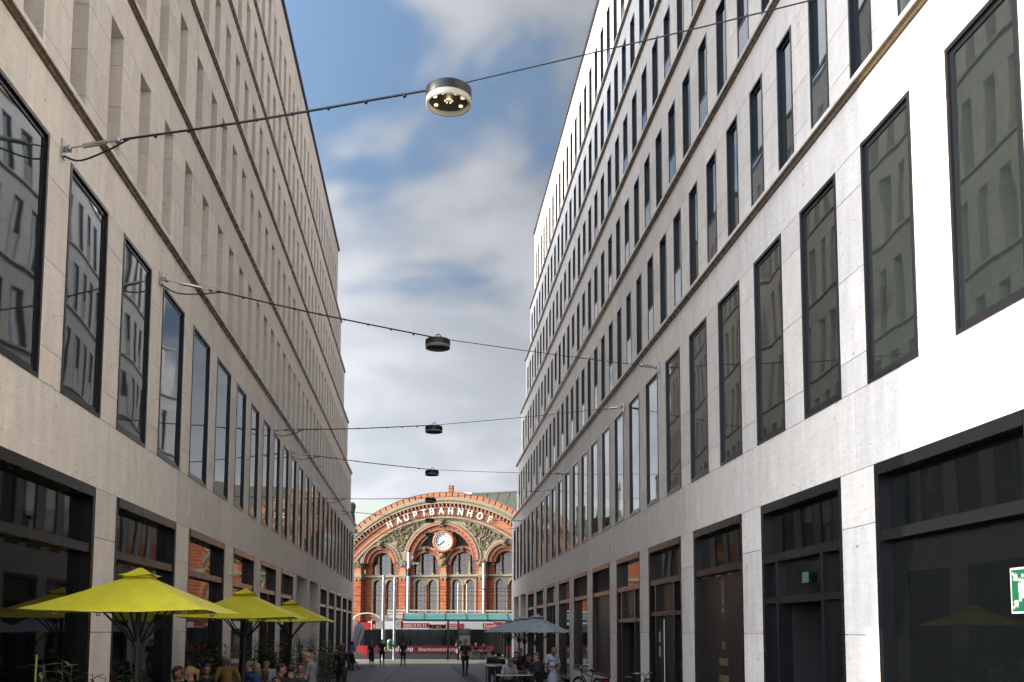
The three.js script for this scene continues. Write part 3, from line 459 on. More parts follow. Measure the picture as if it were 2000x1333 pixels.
  for (const q of [-1, 1]) {
    const c = q < 0 ? -19.2 : 19.8, tw = P('pylon', box(c - 2.7, c + 2.7, G0, 15.6, -4, 1.2), M.brick);
    P('pylon_cornice', merge([box(c - 3.0, c + 3.0, 15.6, 16.1, -4.3, 1.5), box(c - 3.2, c + 3.2, 16.1, 16.4, -4.5, 1.7), box(c - 2.9, c + 2.9, 7.2, 7.7, -4.1, 1.4), box(c - 2.6, c + 2.6, 11.5, 15.5, -3.9, 1.28)]), M.sand, tw);
    P('pylon_top', merge([new THREE.CylinderGeometry(1.0, 2.5, 1.6, 8).translate(c, 17.2, -1.4), new THREE.CylinderGeometry(0.7, 0.9, 3, 8).translate(c, 19.5, -1.4), new THREE.ConeGeometry(1.0, 2.6, 8).translate(c, 22.3, -1.4), new THREE.SphereGeometry(0.3, 8, 6).translate(c, 23.8, -1.4)]), M.slate, tw);
    const wg = P('wing', box(c + q * 2.7, c + q * 46, G0, 10.2, -8, 0), M.brick);
    P('wing_cornice', merge([box(c + q * 2.7, c + q * 46, 10.2, 10.6, -8, 0.4), box(c + q * 2.7, c + q * 46, 10.6, 10.9, -8, 0.6), box(c + q * 2.7, c + q * 46, 4.0, 4.3, -8, 0.2)]), M.sand, wg);
    const fr = (() => { const s = new THREE.Shape(); s.moveTo(-1.15, 0); s.lineTo(1.15, 0); s.lineTo(1.15, 3.2); s.absarc(0, 3.2, 1.15, 0, Math.PI, false); s.lineTo(-1.15, 0); const h = new THREE.Path(); h.moveTo(-0.85, 0.2); h.lineTo(0.85, 0.2); h.lineTo(0.85, 3.2); h.absarc(0, 3.2, 0.85, 0, Math.PI, false); h.lineTo(-0.85, 0.2); s.holes.push(h); return new THREE.ExtrudeGeometry(s, { depth: 0.25, bevelEnabled: false, curveSegments: 12 }); })();
    const pn = (() => { const s = new THREE.Shape(); s.moveTo(-0.85, 0.2); s.lineTo(0.85, 0.2); s.lineTo(0.85, 3.2); s.absarc(0, 3.2, 0.85, 0, Math.PI, false); return new THREE.ShapeGeometry(s, 12); })();
    for (let i = 0; i < 11; i++) for (const v of [-1.2, 4.9]) { const x = c + q * (5.2 + i * 3.7), f_ = P('arched_window', fr, M.sand, wg); f_.position.set(x, v, 0.0); const p_ = P('pane', pn, M.leadGlass, f_); p_.position.z = 0.03; }
    P('wing_roof', (() => { const s = new THREE.Shape(); s.moveTo(0.8, 10.9); s.lineTo(-4, 14.6); s.lineTo(-8, 14.6); s.lineTo(-8, 10.9); return new THREE.ExtrudeGeometry(s, { depth: 43, bevelEnabled: false }).rotateY(-Math.PI / 2).translate(q > 0 ? c + 45.7 : c - 2.7, 0, 0); })(), M.roof, wg);
  }
  // dark urn on the left shoulder
  P('urn', merge([box(-14.2, -12.4, 13.6, 14.2, -0.9, 0.5), box(-13.8, -12.7, 14.2, 15.0, -0.7, 0.3), new THREE.CylinderGeometry(0.42, 0.6, 1.6, 10).translate(-13.3, 15.7, -0.2), new THREE.CylinderGeometry(0.62, 0.4, 1.1, 10).translate(-13.3, 17.0, -0.2), new THREE.SphereGeometry(0.58, 10, 8).scale(1, 0.8, 1).translate(-13.3, 17.6, -0.2)]), M.slate);
  P('flank_parapet', box(-16.4, -12.4, 9.05, 13.6, -1.6, -0.2), M.brick);
  // roofs behind the gable
  const roofS = (y0, y1, w0, w1) => { const s = new THREE.Shape(); s.moveTo(w0, y0); s.lineTo(w1, y1); s.lineTo(w1 - 14, y1); s.lineTo(w1 - 14, y0); return s; };
  {
    const q = new THREE.Shape(); [[-17, 10.5], [-17, 12.2], [-15.2, 14.2], [-14, 15.5], [-12.75, 16.75], [-11, 17.75], [-9, 18.35], [-6.9, 18.7], [0, 18.9], [10.3, 19.1], [26, 19.3], [26, 10.5]].forEach(([a, b], k) => q[k ? 'lineTo' : 'moveTo'](a, b));
    const g = new THREE.ExtrudeGeometry(q, { depth: 0.3, bevelEnabled: false }), p = g.attributes.position; for (let k = 0; k < p.count; k++) { const v = p.getY(k), w = -2.5 - (v - 10.5) * 1.5, f = (130 - w) / 130; p.setXYZ(k, p.getX(k) * f, v * f, w - 0.3 + p.getZ(k)); } g.computeVertexNormals(); P('hall_roof', g, M.roof);
    const sm = []; for (let u = -15; u < 24; u += 1.6) sm.push(rod([u, 11, -3.1], [u * 1.09, 19.0 * 1.1, -14.8], 0.04, 0.04, 4)); P('roof_seam', merge(sm.filter((_, k) => k > 4)), M.roof);
  }
  P('shed_roof', new THREE.ExtrudeGeometry(roofS(11, 21.4, -14, -24), { depth: 60, bevelEnabled: false }).rotateY(-Math.PI / 2).translate(-4, 0, 0), M.roofPale);
  P('chimney', box(0.4, 1.0, 19.0, 20.3, -2.6, -2.0), M.brick); P('roof_hatch', merge([box(9.2, 11.2, 20.0, 20.1, -15, -13).rotateX(-0.25)]), M.galv); P('roof_hatch', box(1.5, 3, 19.2, 19.7, -6, -5), M.galv);
}

// ---------------------------------------------------------------- station forecourt: tram, masts, stop
const X = (px, d) => at(px, 1230, d).x, YY = (py, d) => at(830, py, d).y;
function texPlane(w, h, s, draw, o = {}) { const c = document.createElement('canvas'); c.width = Math.round(w * s); c.height = Math.round(h * s); const g = c.getContext('2d'); draw(g, c.width, c.height); const t = new THREE.CanvasTexture(c); t.colorSpace = THREE.SRGBColorSpace; return new THREE.MeshStandardMaterial({ map: t, roughness: 0.45, ...o }); }
{
  const d = 76, x0 = X(703, d), g = groundY(d) + 0.05, tr = thing('tram', 'white and maroon tram with advertising bands standing at the stop', 'tram', [x0, g, -d]);
  const white = phy([0.75, 0.75, 0.74], 0.3, { clearcoat: 0.5 }), maroon = phy([0.2, 0.022, 0.035], 0.35, { clearcoat: 0.5 }), red = phy([0.5, 0.03, 0.035], 0.3, { clearcoat: 0.5 }), grey = std([0.07, 0.075, 0.08], 0.6), dark = phy([0.012, 0.013, 0.015], 0.05, { ior: 1.5 });
  const secs = [[0.6, 10.6], [11.6, 20.4], [21.4, 30.5]];
  secs.forEach(([a, b], i) => {
    const s = part('body', merge([box(a, b, 2.48, 3.1, -2.3, 0), box(a, b, 0.32, 0.62, -2.28, -0.02)]), white, tr); part('skirt', box(a, b, 0.08, 0.6, -2.2, -0.005), grey, s); part('side_band', box(a, b, 0.6, 1.18, -2.3, 0.004), maroon, s); part('window_band', box(a, b, 1.18, 2.48, -2.29, -0.012), dark, s);
    for (let x = a + 1.6; x < b - 0.3; x += 1.62) part('window_pillar', box(x - 0.04, x + 0.04, 1.2, 2.46, -0.012, -0.004), M.black, s);
    part('roof_unit', merge([box(a + 0.4, b - 0.4, 3.1, 3.32, -2.0, -0.3)]), M.galv, s);
    for (const w of [a + 1.5, b - 1.5]) part('wheel', new THREE.CylinderGeometry(0.3, 0.3, 0.12, 20).rotateX(Math.PI / 2).translate(w, 0.25, -0.2), M.black, s);
    for (const dx of [a + 2.6, a + 5.9]) part('door', merge([box(dx, dx + 0.03, 0.5, 2.5, -0.01, 0.012), box(dx + 0.64, dx + 0.68, 0.5, 2.5, -0.01, 0.012), box(dx + 1.28, dx + 1.31, 0.5, 2.5, -0.01, 0.012)]), M.black, s);
    if (i < 2) part('bellows', merge(Array.from({ length: 8 }, (_, k) => box(b + 0.02 + k * 0.122, b + 0.10 + k * 0.122, 0.5, 2.95, -2.15, -0.12 - (k % 2) * 0.08))), std([0.14, 0.14, 0.11], 0.85), tr);
  });
  const nose = new THREE.Shape(); nose.moveTo(0.6, 0.1); nose.lineTo(-0.25, 0.1); nose.lineTo(-0.3, 1.0); nose.lineTo(-0.05, 2.35); nose.lineTo(0.25, 2.75); nose.lineTo(1.2, 3.1); nose.lineTo(1.2, 2.5); nose.lineTo(0.6, 2.5);
  const nz = part('cab', new THREE.ExtrudeGeometry(nose, { depth: 2.2, bevelEnabled: true, bevelSize: 0.06, bevelThickness: 0.06, bevelSegments: 2 }).translate(0, 0, -2.25), red, tr);
  part('cab_window', box(0.0, 1.5, 1.2, 2.42, -0.1, 0.03), dark, nz); part('cab_panel', box(-0.15, 1.7, 2.46, 3.0, -0.05, 0.035), red, nz); part('bumper', box(-0.4, 0.5, 0.1, 0.55, -2.1, 0.02), grey, nz);
  for (const z of [-0.35, -1.95]) part('headlight', new THREE.CylinderGeometry(0.09, 0.09, 0.05, 14).rotateZ(Math.PI / 2).translate(-0.36, 0.85, z), M.white, nz);
  const ad1 = part('advert_print', new THREE.PlaneGeometry(2.3, 0.36), texPlane(2.3, 0.36, 200, (q, w, h) => { q.fillStyle = '#8c2431'; q.fillRect(0, 0, w, h); q.fillStyle = '#e9dcd6'; q.font = 'bold ' + (h * 0.86 | 0) + 'px serif'; q.textAlign = 'center'; q.fillText('(202/ 8 12 11', w / 2, h * 0.82, w * 0.98); }), tr); ad1.position.set(X(808, d) - x0 + 0.1, 2.78, 0.012);
  const ad2 = part('advert_print', new THREE.PlaneGeometry(8.6, 0.54), texPlane(8.6, 0.54, 150, (q, w, h) => { q.fillStyle = '#6e1c30'; q.fillRect(0, 0, w, h); q.fillStyle = '#e6d9d4'; q.font = 'italic bold ' + (h * 0.92 | 0) + 'px serif'; q.fillText('Gardinen', w * 0.06, h * 0.78); q.font = 'italic ' + (h * 0.7 | 0) + 'px serif'; q.fillText('Raumausstattung', w * 0.38, h * 0.74); q.fillStyle = '#8d3a4c'; q.font = 'bold ' + (h * 0.95 | 0) + 'px serif'; q.fillText('m', w * 0.9, h * 0.8); }), tr); ad2.position.set(5.6, 0.89, 0.016);
  const ad3 = part('advert_print', new THREE.PlaneGeometry(1.5, 0.4), texPlane(1.5, 0.4, 200, (q, w, h) => { q.fillStyle = '#b23a48'; q.fillRect(0, 0, w, h); q.fillStyle = '#efe3dd'; q.font = 'bold ' + (h * 0.36 | 0) + 'px sans-serif'; q.fillText('Gardinen Böden', w * 0.04, h * 0.42, w * 0.9); q.fillText('Markisen Möbel', w * 0.04, h * 0.88, w * 0.9); }), tr); ad3.position.set(X(888, d) - x0, 2.74, 0.012);
  const ad4 = part('advert_print', new THREE.PlaneGeometry(2.6, 0.42), texPlane(2.6, 0.42, 200, (q, w, h) => { q.fillStyle = '#b23a48'; q.fillRect(0, 0, w, h); q.fillStyle = '#f0e6e0'; q.font = 'bold ' + (h * 0.85 | 0) + 'px serif'; q.fillText('Gardinen', w * 0.03, h * 0.8); }), tr); ad4.position.set(X(955, d) - x0 + 0.8, 2.76, 0.012);
  const dm = texPlane(1.15, 0.24, 200, (q, w, h) => { q.fillStyle = '#14110d'; q.fillRect(0, 0, w, h); q.fillStyle = '#f0951c'; q.font = 'bold ' + (h * 0.74 | 0) + 'px monospace'; q.fillText('1  Züll', w * 0.12, h * 0.78); }); dm.emissiveMap = dm.map; dm.emissive = C(1, 1, 1); dm.emissiveIntensity = 0.1;
  const ds = part('destination_display', new THREE.PlaneGeometry(1.15, 0.24), dm, tr); ds.position.set(X(854, d) - x0, 2.7, 0.02); part('display_frame', box(-0.64, 0.64, -0.16, 0.16, -0.02, -0.004), M.black, ds);
}
{
  const mast = (px, py, pyb, d, r, mat, label, extra) => { const b = YY(pyb, d), t = YY(py, d), m = thing('mast', label, 'mast', [X(px, d), Math.min(b, groundY(d) + 0.2) - 0.2, -d]); part('pole', rod([0, 0, 0], [0, t - m.position.y, 0], r * 1.05, r, 14), mat, m); extra?.(m, t - m.position.y); return m; };
  mast(748, 1125, 1290, 73, 0.11, M.galv, 'tall slim pale pole holding the stop sign with the letter B', null);
  mast(770, 1129, 1290, 73, 0.1, M.galv, 'tall slim pale pole beside the green litter bin', null);
  mast(796.5, 1080, 1255, 88, 0.16, M.galv, 'thick grey lamp mast with a cross arm of floodlights', (m, h) => { part('cross_arm', rod([-1.0, h - 0.95, 0], [1.0, h - 0.95, 0], 0.045), M.galv, m); for (const x of [-0.85, -0.45, 0.45, 0.75]) part('floodlight', box(x - 0.13, x + 0.13, h - 1.12, h - 0.97, -0.1, 0.15), M.galv, m); part('sleeve', rod([0, h - 2.2, 0], [0, h - 1.5, 0], 0.18), M.black, m); part('camera', box(0.3, 0.4, h - 0.6, h - 0.35, -0.1, 0.05), M.white, m); });
  mast(944.5, 1100.5, 1255, 88, 0.14, M.galv, 'thick grey mast with capped top in front of the right brick pier', (m, h) => { part('cap', new THREE.CylinderGeometry(0.2, 0.2, 0.06, 14).translate(0, h, 0), M.galv, m); part('collar', new THREE.CylinderGeometry(0.17, 0.17, 0.1, 14).translate(0, h * 0.72, 0), M.black, m); });
  mast(894, 1139, 1255, 84, 0.055, M.cream, 'thin cream pole in front of the paired station windows', null);
  mast(911, 1140, 1255, 84, 0.055, M.cream, 'thin cream pole in front of the paired station windows', null);
  for (const n of scene.children.slice(-2)) n.userData.group = 'thin cream poles in front of the station';
  // stop signs
  const sg = thing('stop_sign', 'white and red stop board with the letter B on the slim pole', 'sign', [X(737, 72.9), YY(1229, 72.9), -72.9]);
  part('board', box(-0.42, 0.46, 0, 0.62, -0.06, 0), M.white, sg); const b1 = part('print', new THREE.PlaneGeometry(0.88, 0.6), texPlane(0.88, 0.6, 300, (q, w, h) => { q.fillStyle = '#c9c9c6'; q.fillRect(0, 0, w, h); q.fillStyle = '#7d1512'; q.fillRect(0, 0, w * 0.33, h); q.fillStyle = '#fff'; q.font = 'bold ' + (h * 0.55 | 0) + 'px sans-serif'; q.fillText('B', w * 0.06, h * 0.9); q.fillStyle = '#c22'; q.fillRect(w * 0.34, h * 0.03, w * 0.3, h * 0.13); q.fillStyle = '#666'; for (let i = 0; i < 3; i++) q.fillRect(w * 0.5, h * (0.3 + i * 0.14), w * 0.35, h * 0.03); }), sg); b1.position.set(0.02, 0.31, 0.004); part('edge', rod([-0.44, -0.08, 0], [-0.44, 0.68, 0], 0.035), M.cream, sg);
  const sg2 = thing('stop_sign', 'small white and red timetable board beside the tram number band', 'sign', [X(778, 72.9), YY(1229, 72.9), -72.9]);
  part('board', box(-0.3, 0.36, 0, 0.58, -0.06, 0), M.white, sg2); const b2 = part('print', new THREE.PlaneGeometry(0.66, 0.56), texPlane(0.66, 0.56, 300, (q, w, h) => { q.fillStyle = '#c4c4c0'; q.fillRect(0, 0, w, h); q.fillStyle = '#a8231d'; q.fillRect(w * 0.72, 0, w * 0.28, h); q.fillStyle = '#555'; for (let i = 0; i < 3; i++) q.fillRect(w * 0.12, h * (0.2 + i * 0.22), w * 0.45, h * 0.05); }), sg2); b2.position.set(0.03, 0.29, 0.004);
  const bin = thing('litter_bin', 'green litter bin with grey lid fixed to the pole', 'bin', [X(761, 72.7), YY(1269, 72.7), -72.7]);
  part('body', new THREE.CylinderGeometry(0.2, 0.18, 0.58, 18).translate(0, 0.29, 0), phy([0.015, 0.24, 0.05], 0.4), bin); part('lid', new THREE.SphereGeometry(0.19, 16, 8, 0, 7, 0, 1.5).scale(1, 1, 1).translate(0, 0.58, 0), M.galv, bin); part('sticker', box(-0.19, -0.08, 0.3, 0.42, 0.14, 0.19), std([0.6, 0.3, 0.2], 0.6), bin); part('bracket', box(0.15, 0.42, 0.2, 0.3, -0.06, 0.02), M.black, bin);
  // glass canopy of the stop
  const d = 72.6, xa = X(786, d), xb = X(1075, d), yr = YY(1210, d), cn = thing('stop_canopy', 'long turquoise glass canopy on dark posts over the tram stop', 'canopy', [xa, groundY(d) + 0.2, -d]), y = yr - cn.position.y, L = xb - xa;
  const teal = phy([0.10, 0.34, 0.31], 0.15, { transmission: 0.25, ior: 1.5 });
  const n = 7; for (let i = 0; i < n; i++) { const p = part('roof_pane', new THREE.BoxGeometry(L / n - 0.03, 0.015, 1.7), teal, cn); p.position.set((i + 0.5) * L / n, y + 0.2, -0.85); p.rotation.x = 0.27; const r = part('roof_rib', new THREE.BoxGeometry(0.05, 0.08, 1.75), M.frame, cn); r.position.set(i * L / n, y + 0.22, -0.85); r.rotation.x = 0.27; }
  part('front_beam', box(0, L, y - 0.12, y - 0.02, -0.08, 0.04), M.frame, cn); part('back_beam', box(0, L, y + 0.42, y + 0.5, -1.75, -1.65), M.cream, cn); 
  for (const px of [875, 895, 1040]) part('post', box(X(px, d) - xa - 0.07, X(px, d) - xa + 0.07, -0.1, y - 0.1, -0.1, 0.04), M.frame, cn);
  const gl = part('wind_screen', box(X(898, d) - xa, X(920, d) - xa, 0.3, y - 0.7, -1.4, -1.38), phy([0.5, 0.55, 0.5], 0.1, { transmission: 0.8 }), cn); part('info_board', box(X(897, d) - xa, X(919, d) - xa, YY(1263, d) - cn.position.y, YY(1240, d) - cn.position.y, -0.6, -0.54), std([0.3, 0.3, 0.29], 0.5), cn); part('info_frame', merge([box(X(896, d) - xa, X(920, d) - xa, YY(1241, d) - cn.position.y, YY(1239.5, d) - cn.position.y, -0.62, -0.5), box(X(919, d) - xa, X(920.5, d) - xa, YY(1263, d) - cn.position.y, YY(1239.5, d) - cn.position.y, -0.62, -0.5)]), M.black, cn);
  part('bench', merge([box(X(918, d) - xa, X(965, d) - xa, 0.42, 0.48, -0.9, -0.45), box(X(922, d) - xa, X(924, d) - xa, 0, 0.42, -0.8, -0.5), box(X(956, d) - xa, X(958, d) - xa, 0, 0.42, -0.8, -0.5)]), M.galv, cn);
  // second, farther shelter frame and the arched shelter
  const s2 = thing('shelter_frame', 'long cream steel shelter frame behind the turquoise canopy', 'shelter', [X(756, 90), -0.1, -90]), L2 = X(1020, 90) - X(756, 90); const yt = YY(1194.5, 90) + 0.1;
  part('rail', box(0, L2, yt, yt + 0.12, -0.1, 0.05), M.cream, s2); part('rail', box(0, L2, yt - 0.28, yt - 0.16, -0.1, 0.08), M.cream, s2); part('gutter', box(0, L2, yt - 0.62, yt - 0.34, -1.5, 0.0), M.cream, s2); for (let i = 0; i < 8; i++) part('post', box(i * L2 / 7 - 0.06, i * L2 / 7 + 0.06, 0, yt, -0.1, 0.02), M.galv, s2);
  const as = thing('arched_shelter', 'curved pale shelter roof with dark open underside left of the tram', 'shelter', [X(716, 88), -0.1, -88]), R = (X(743, 88) - X(689, 88)) / 2, ya = YY(1214, 88) + 0.1, hh = YY(1199, 88) - YY(1214, 88);
  const vault = new THREE.CylinderGeometry(1, 1, 6, 28, 1, true, -Math.PI / 2, Math.PI).rotateX(Math.PI / 2).rotateZ(0); vault.scale(R, hh, 1); vault.translate(0, ya, -3); part('vault', vault, std([0.5, 0.47, 0.4], 0.6), as);
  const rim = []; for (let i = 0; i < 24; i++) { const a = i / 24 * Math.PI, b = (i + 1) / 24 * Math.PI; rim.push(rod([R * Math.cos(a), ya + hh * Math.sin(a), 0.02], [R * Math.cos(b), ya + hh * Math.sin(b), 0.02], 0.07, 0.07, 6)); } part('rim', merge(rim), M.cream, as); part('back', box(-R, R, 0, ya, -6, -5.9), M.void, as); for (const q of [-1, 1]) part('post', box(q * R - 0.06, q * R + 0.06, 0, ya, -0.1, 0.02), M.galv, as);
  // overhead wires
  for (const [py, d_, k] of [[1148, 77, 0], [1155, 78, 1], [1163, 80, 0], [1174, 82, 1]]) { const w = part('catenary_wire', tube([[-45, YY(py, d_), -d_], [-15, YY(py, d_) - 0.08, -d_], [15, YY(py, d_), -d_ + k], [60, YY(py, d_) + 0.1, -d_]], 0.018, 40, 5), M.black, scene); tag(w, 'thin black tram wire strung across in front of the station', 'wire', 'tram wires'); }
}

// ---------------------------------------------------------------- lamps on span wires
{
  const ANC = [[12.6, 8.0, 6.03], [17.29, 22.12, 5.98], [30.47, 26.17, 6.02], [34.33, 37.84, 5.96], [46.42, 42.29, 6.05], [50.9, 54.54, 6.04], [62.5, 58.59, 6.05]];
  const XL = -4.885 * K, XR = 5.61 * K;
  const where = ['with the lit lamp', 'with the unlit lamp hung nearest the lit one', 'of the third lamp along the street', 'of the fourth lamp along the street', 'of the fifth lamp along the street', 'of the sixth lamp along the street', 'of the last lamp before the station'];
  ANC.forEach(([dl, dr, ly], i) => {
    const A = [XL, Y(6.38), -K * dl], B = [XR, Y(i ? 6.38 : 6.5), -K * dr], t = 0.485, P = [XL + (XR - XL) * t, Y(ly) + 0.2, -K * (dl + (dr - dl) * t)];
    const w = thing('span_wire', 'thin steel span wire ' + where[i], 'wire');
    const lerp = (a, b, f, s = 0) => [a[0] + (b[0] - a[0]) * f, a[1] + (b[1] - a[1]) * f - s, a[2] + (b[2] - a[2]) * f];
    part('cable', tube([lerp(A, P, 0.18), lerp(A, P, 0.5, 0.03), lerp(A, P, 1.0)], i ? 0.016 : 0.017, 20, 6), M.black, w); part('thin_cable', tube([lerp(P, B, 0), lerp(P, B, 0.5, 0.02), lerp(P, B, 0.9)], 0.009, 20, 6), M.black, w);
    if (i < 4) { const ties = []; for (let k = 1; k < 9; k++) { const q = lerp(A, P, 0.18 + k * 0.09, 0.03); ties.push(new THREE.SphereGeometry(0.026, 6, 5).translate(...q)); } part('cable_tie', merge(ties), M.black, w); }
    for (const [E, o, s] of [[A, P, 1], [B, P, -1]]) {
      part('bracket', merge([box(E[0] + s * 0.0, E[0] + s * 0.03, E[1] - 0.13, E[1] + 0.13, E[2] - 0.07, E[2] + 0.07), box(E[0] + s * 0.03, E[0] + s * 0.13, E[1] - 0.04, E[1] + 0.04, E[2] - 0.015, E[2] + 0.015)]), M.galv, w);
      const f = s > 0 ? 0.18 : 0.1, a = lerp(E, o, 0.025), b = lerp(E, o, f * 0.35), c = lerp(E, o, f * 0.72), e = lerp(E, o, f);
      part('turnbuckle', merge([rod(a, b, 0.012), rod(b, c, 0.034), rod(c, e, 0.012), new THREE.SphereGeometry(0.045, 8, 6).translate(...lerp(E, o, 0.02)), new THREE.SphereGeometry(0.05, 8, 6).translate(...lerp(E, o, f * 0.9))]), M.galv, w);
      if (s > 0) part('feed_cable', tube([[E[0] + 0.02, E[1] - 0.1, E[2]], lerp([E[0], E[1] - 0.22, E[2]], o, 0.05), lerp([E[0], E[1] - 0.15, E[2]], o, 0.13), lerp(E, o, 0.2)], 0.014, 14, 6), M.black, w);
    }
    const lamp = thing('hanging_lamp', i ? 'round black lamp hanging unlit from a span wire over the street' : 'round black lamp with glowing spots underneath hanging from its wire', 'lamp', [P[0], P[1] - 0.24, P[2]], 0, i ? 'unlit lamps on the span wires' : undefined);
    const R = 0.28; part('housing', new THREE.LatheGeometry([[0, 0.2], [R - 0.02, 0.2], [R, 0.185], [R, 0.075], [R - 0.01, 0.075], [R - 0.01, 0.1], [0, 0.1]].map(p => new THREE.Vector2(...p)), 40), std([0.018, 0.018, 0.018], 0.42, 0.3), lamp);
    part('acrylic_ring', new THREE.LatheGeometry([[R - 0.03, 0.085], [R - 0.004, 0.085], [R - 0.004, 0.004], [R - 0.03, 0.0], [R - 0.036, 0.01], [R - 0.03, 0.085]].map(p => new THREE.Vector2(...p)), 40), i ? phy([0.16, 0.155, 0.15], 0.35) : phy([0.75, 0.72, 0.66], 0.35, { transmission: 0.5 }), lamp);
    part('base_plate', new THREE.CylinderGeometry(R - 0.035, R - 0.035, 0.02, 32).translate(0, 0.07, 0), std([0.03, 0.028, 0.025], 0.5), lamp);
    part('cable_loop', tube([[-0.08, 0.2, 0], [-0.03, 0.3, 0.03], [0.04, 0.32, 0], [0.08, 0.24, -0.02], [0.1, 0.2, 0.0]], 0.012, 16, 6), M.black, lamp); part('hanger', merge([box(-0.14, -0.1, 0.18, 0.26, -0.02, 0.02), box(0.1, 0.14, 0.18, 0.26, -0.02, 0.02)]), M.black, lamp);
    const lit = new THREE.MeshStandardMaterial({ color: C(0.9, 0.7, 0.45), emissive: C(1, 0.72, 0.4), emissiveIntensity: i ? 0 : 0.5, roughness: 0.4 }), off = std([0.25, 0.24, 0.22], 0.4), sp = i ? off : lit;
    for (const [a, r] of [[25, 0.185], [65, 0.185], [115, 0.185], [155, 0.185], [215, 0.185], [325, 0.185]]) part('spot', new THREE.CylinderGeometry(0.026, 0.026, 0.012, 14).translate(r * Math.cos(a * RAD), 0.056, r * Math.sin(a * RAD)), sp, lamp);
    for (let k = 0; k < 6; k++) part('small_spot', new THREE.CylinderGeometry(0.008, 0.008, 0.012, 8).translate(0.045 * Math.cos(k * 1.05), 0.056, 0.045 * Math.sin(k * 1.05)), sp, lamp);
    if (!i) { const pl = new THREE.PointLight(C(1, 0.78, 0.5), 0.012, 0, 2); pl.position.set(0, 0.03, 0); pl.castShadow = true; lamp.add(pl); }
  });
}

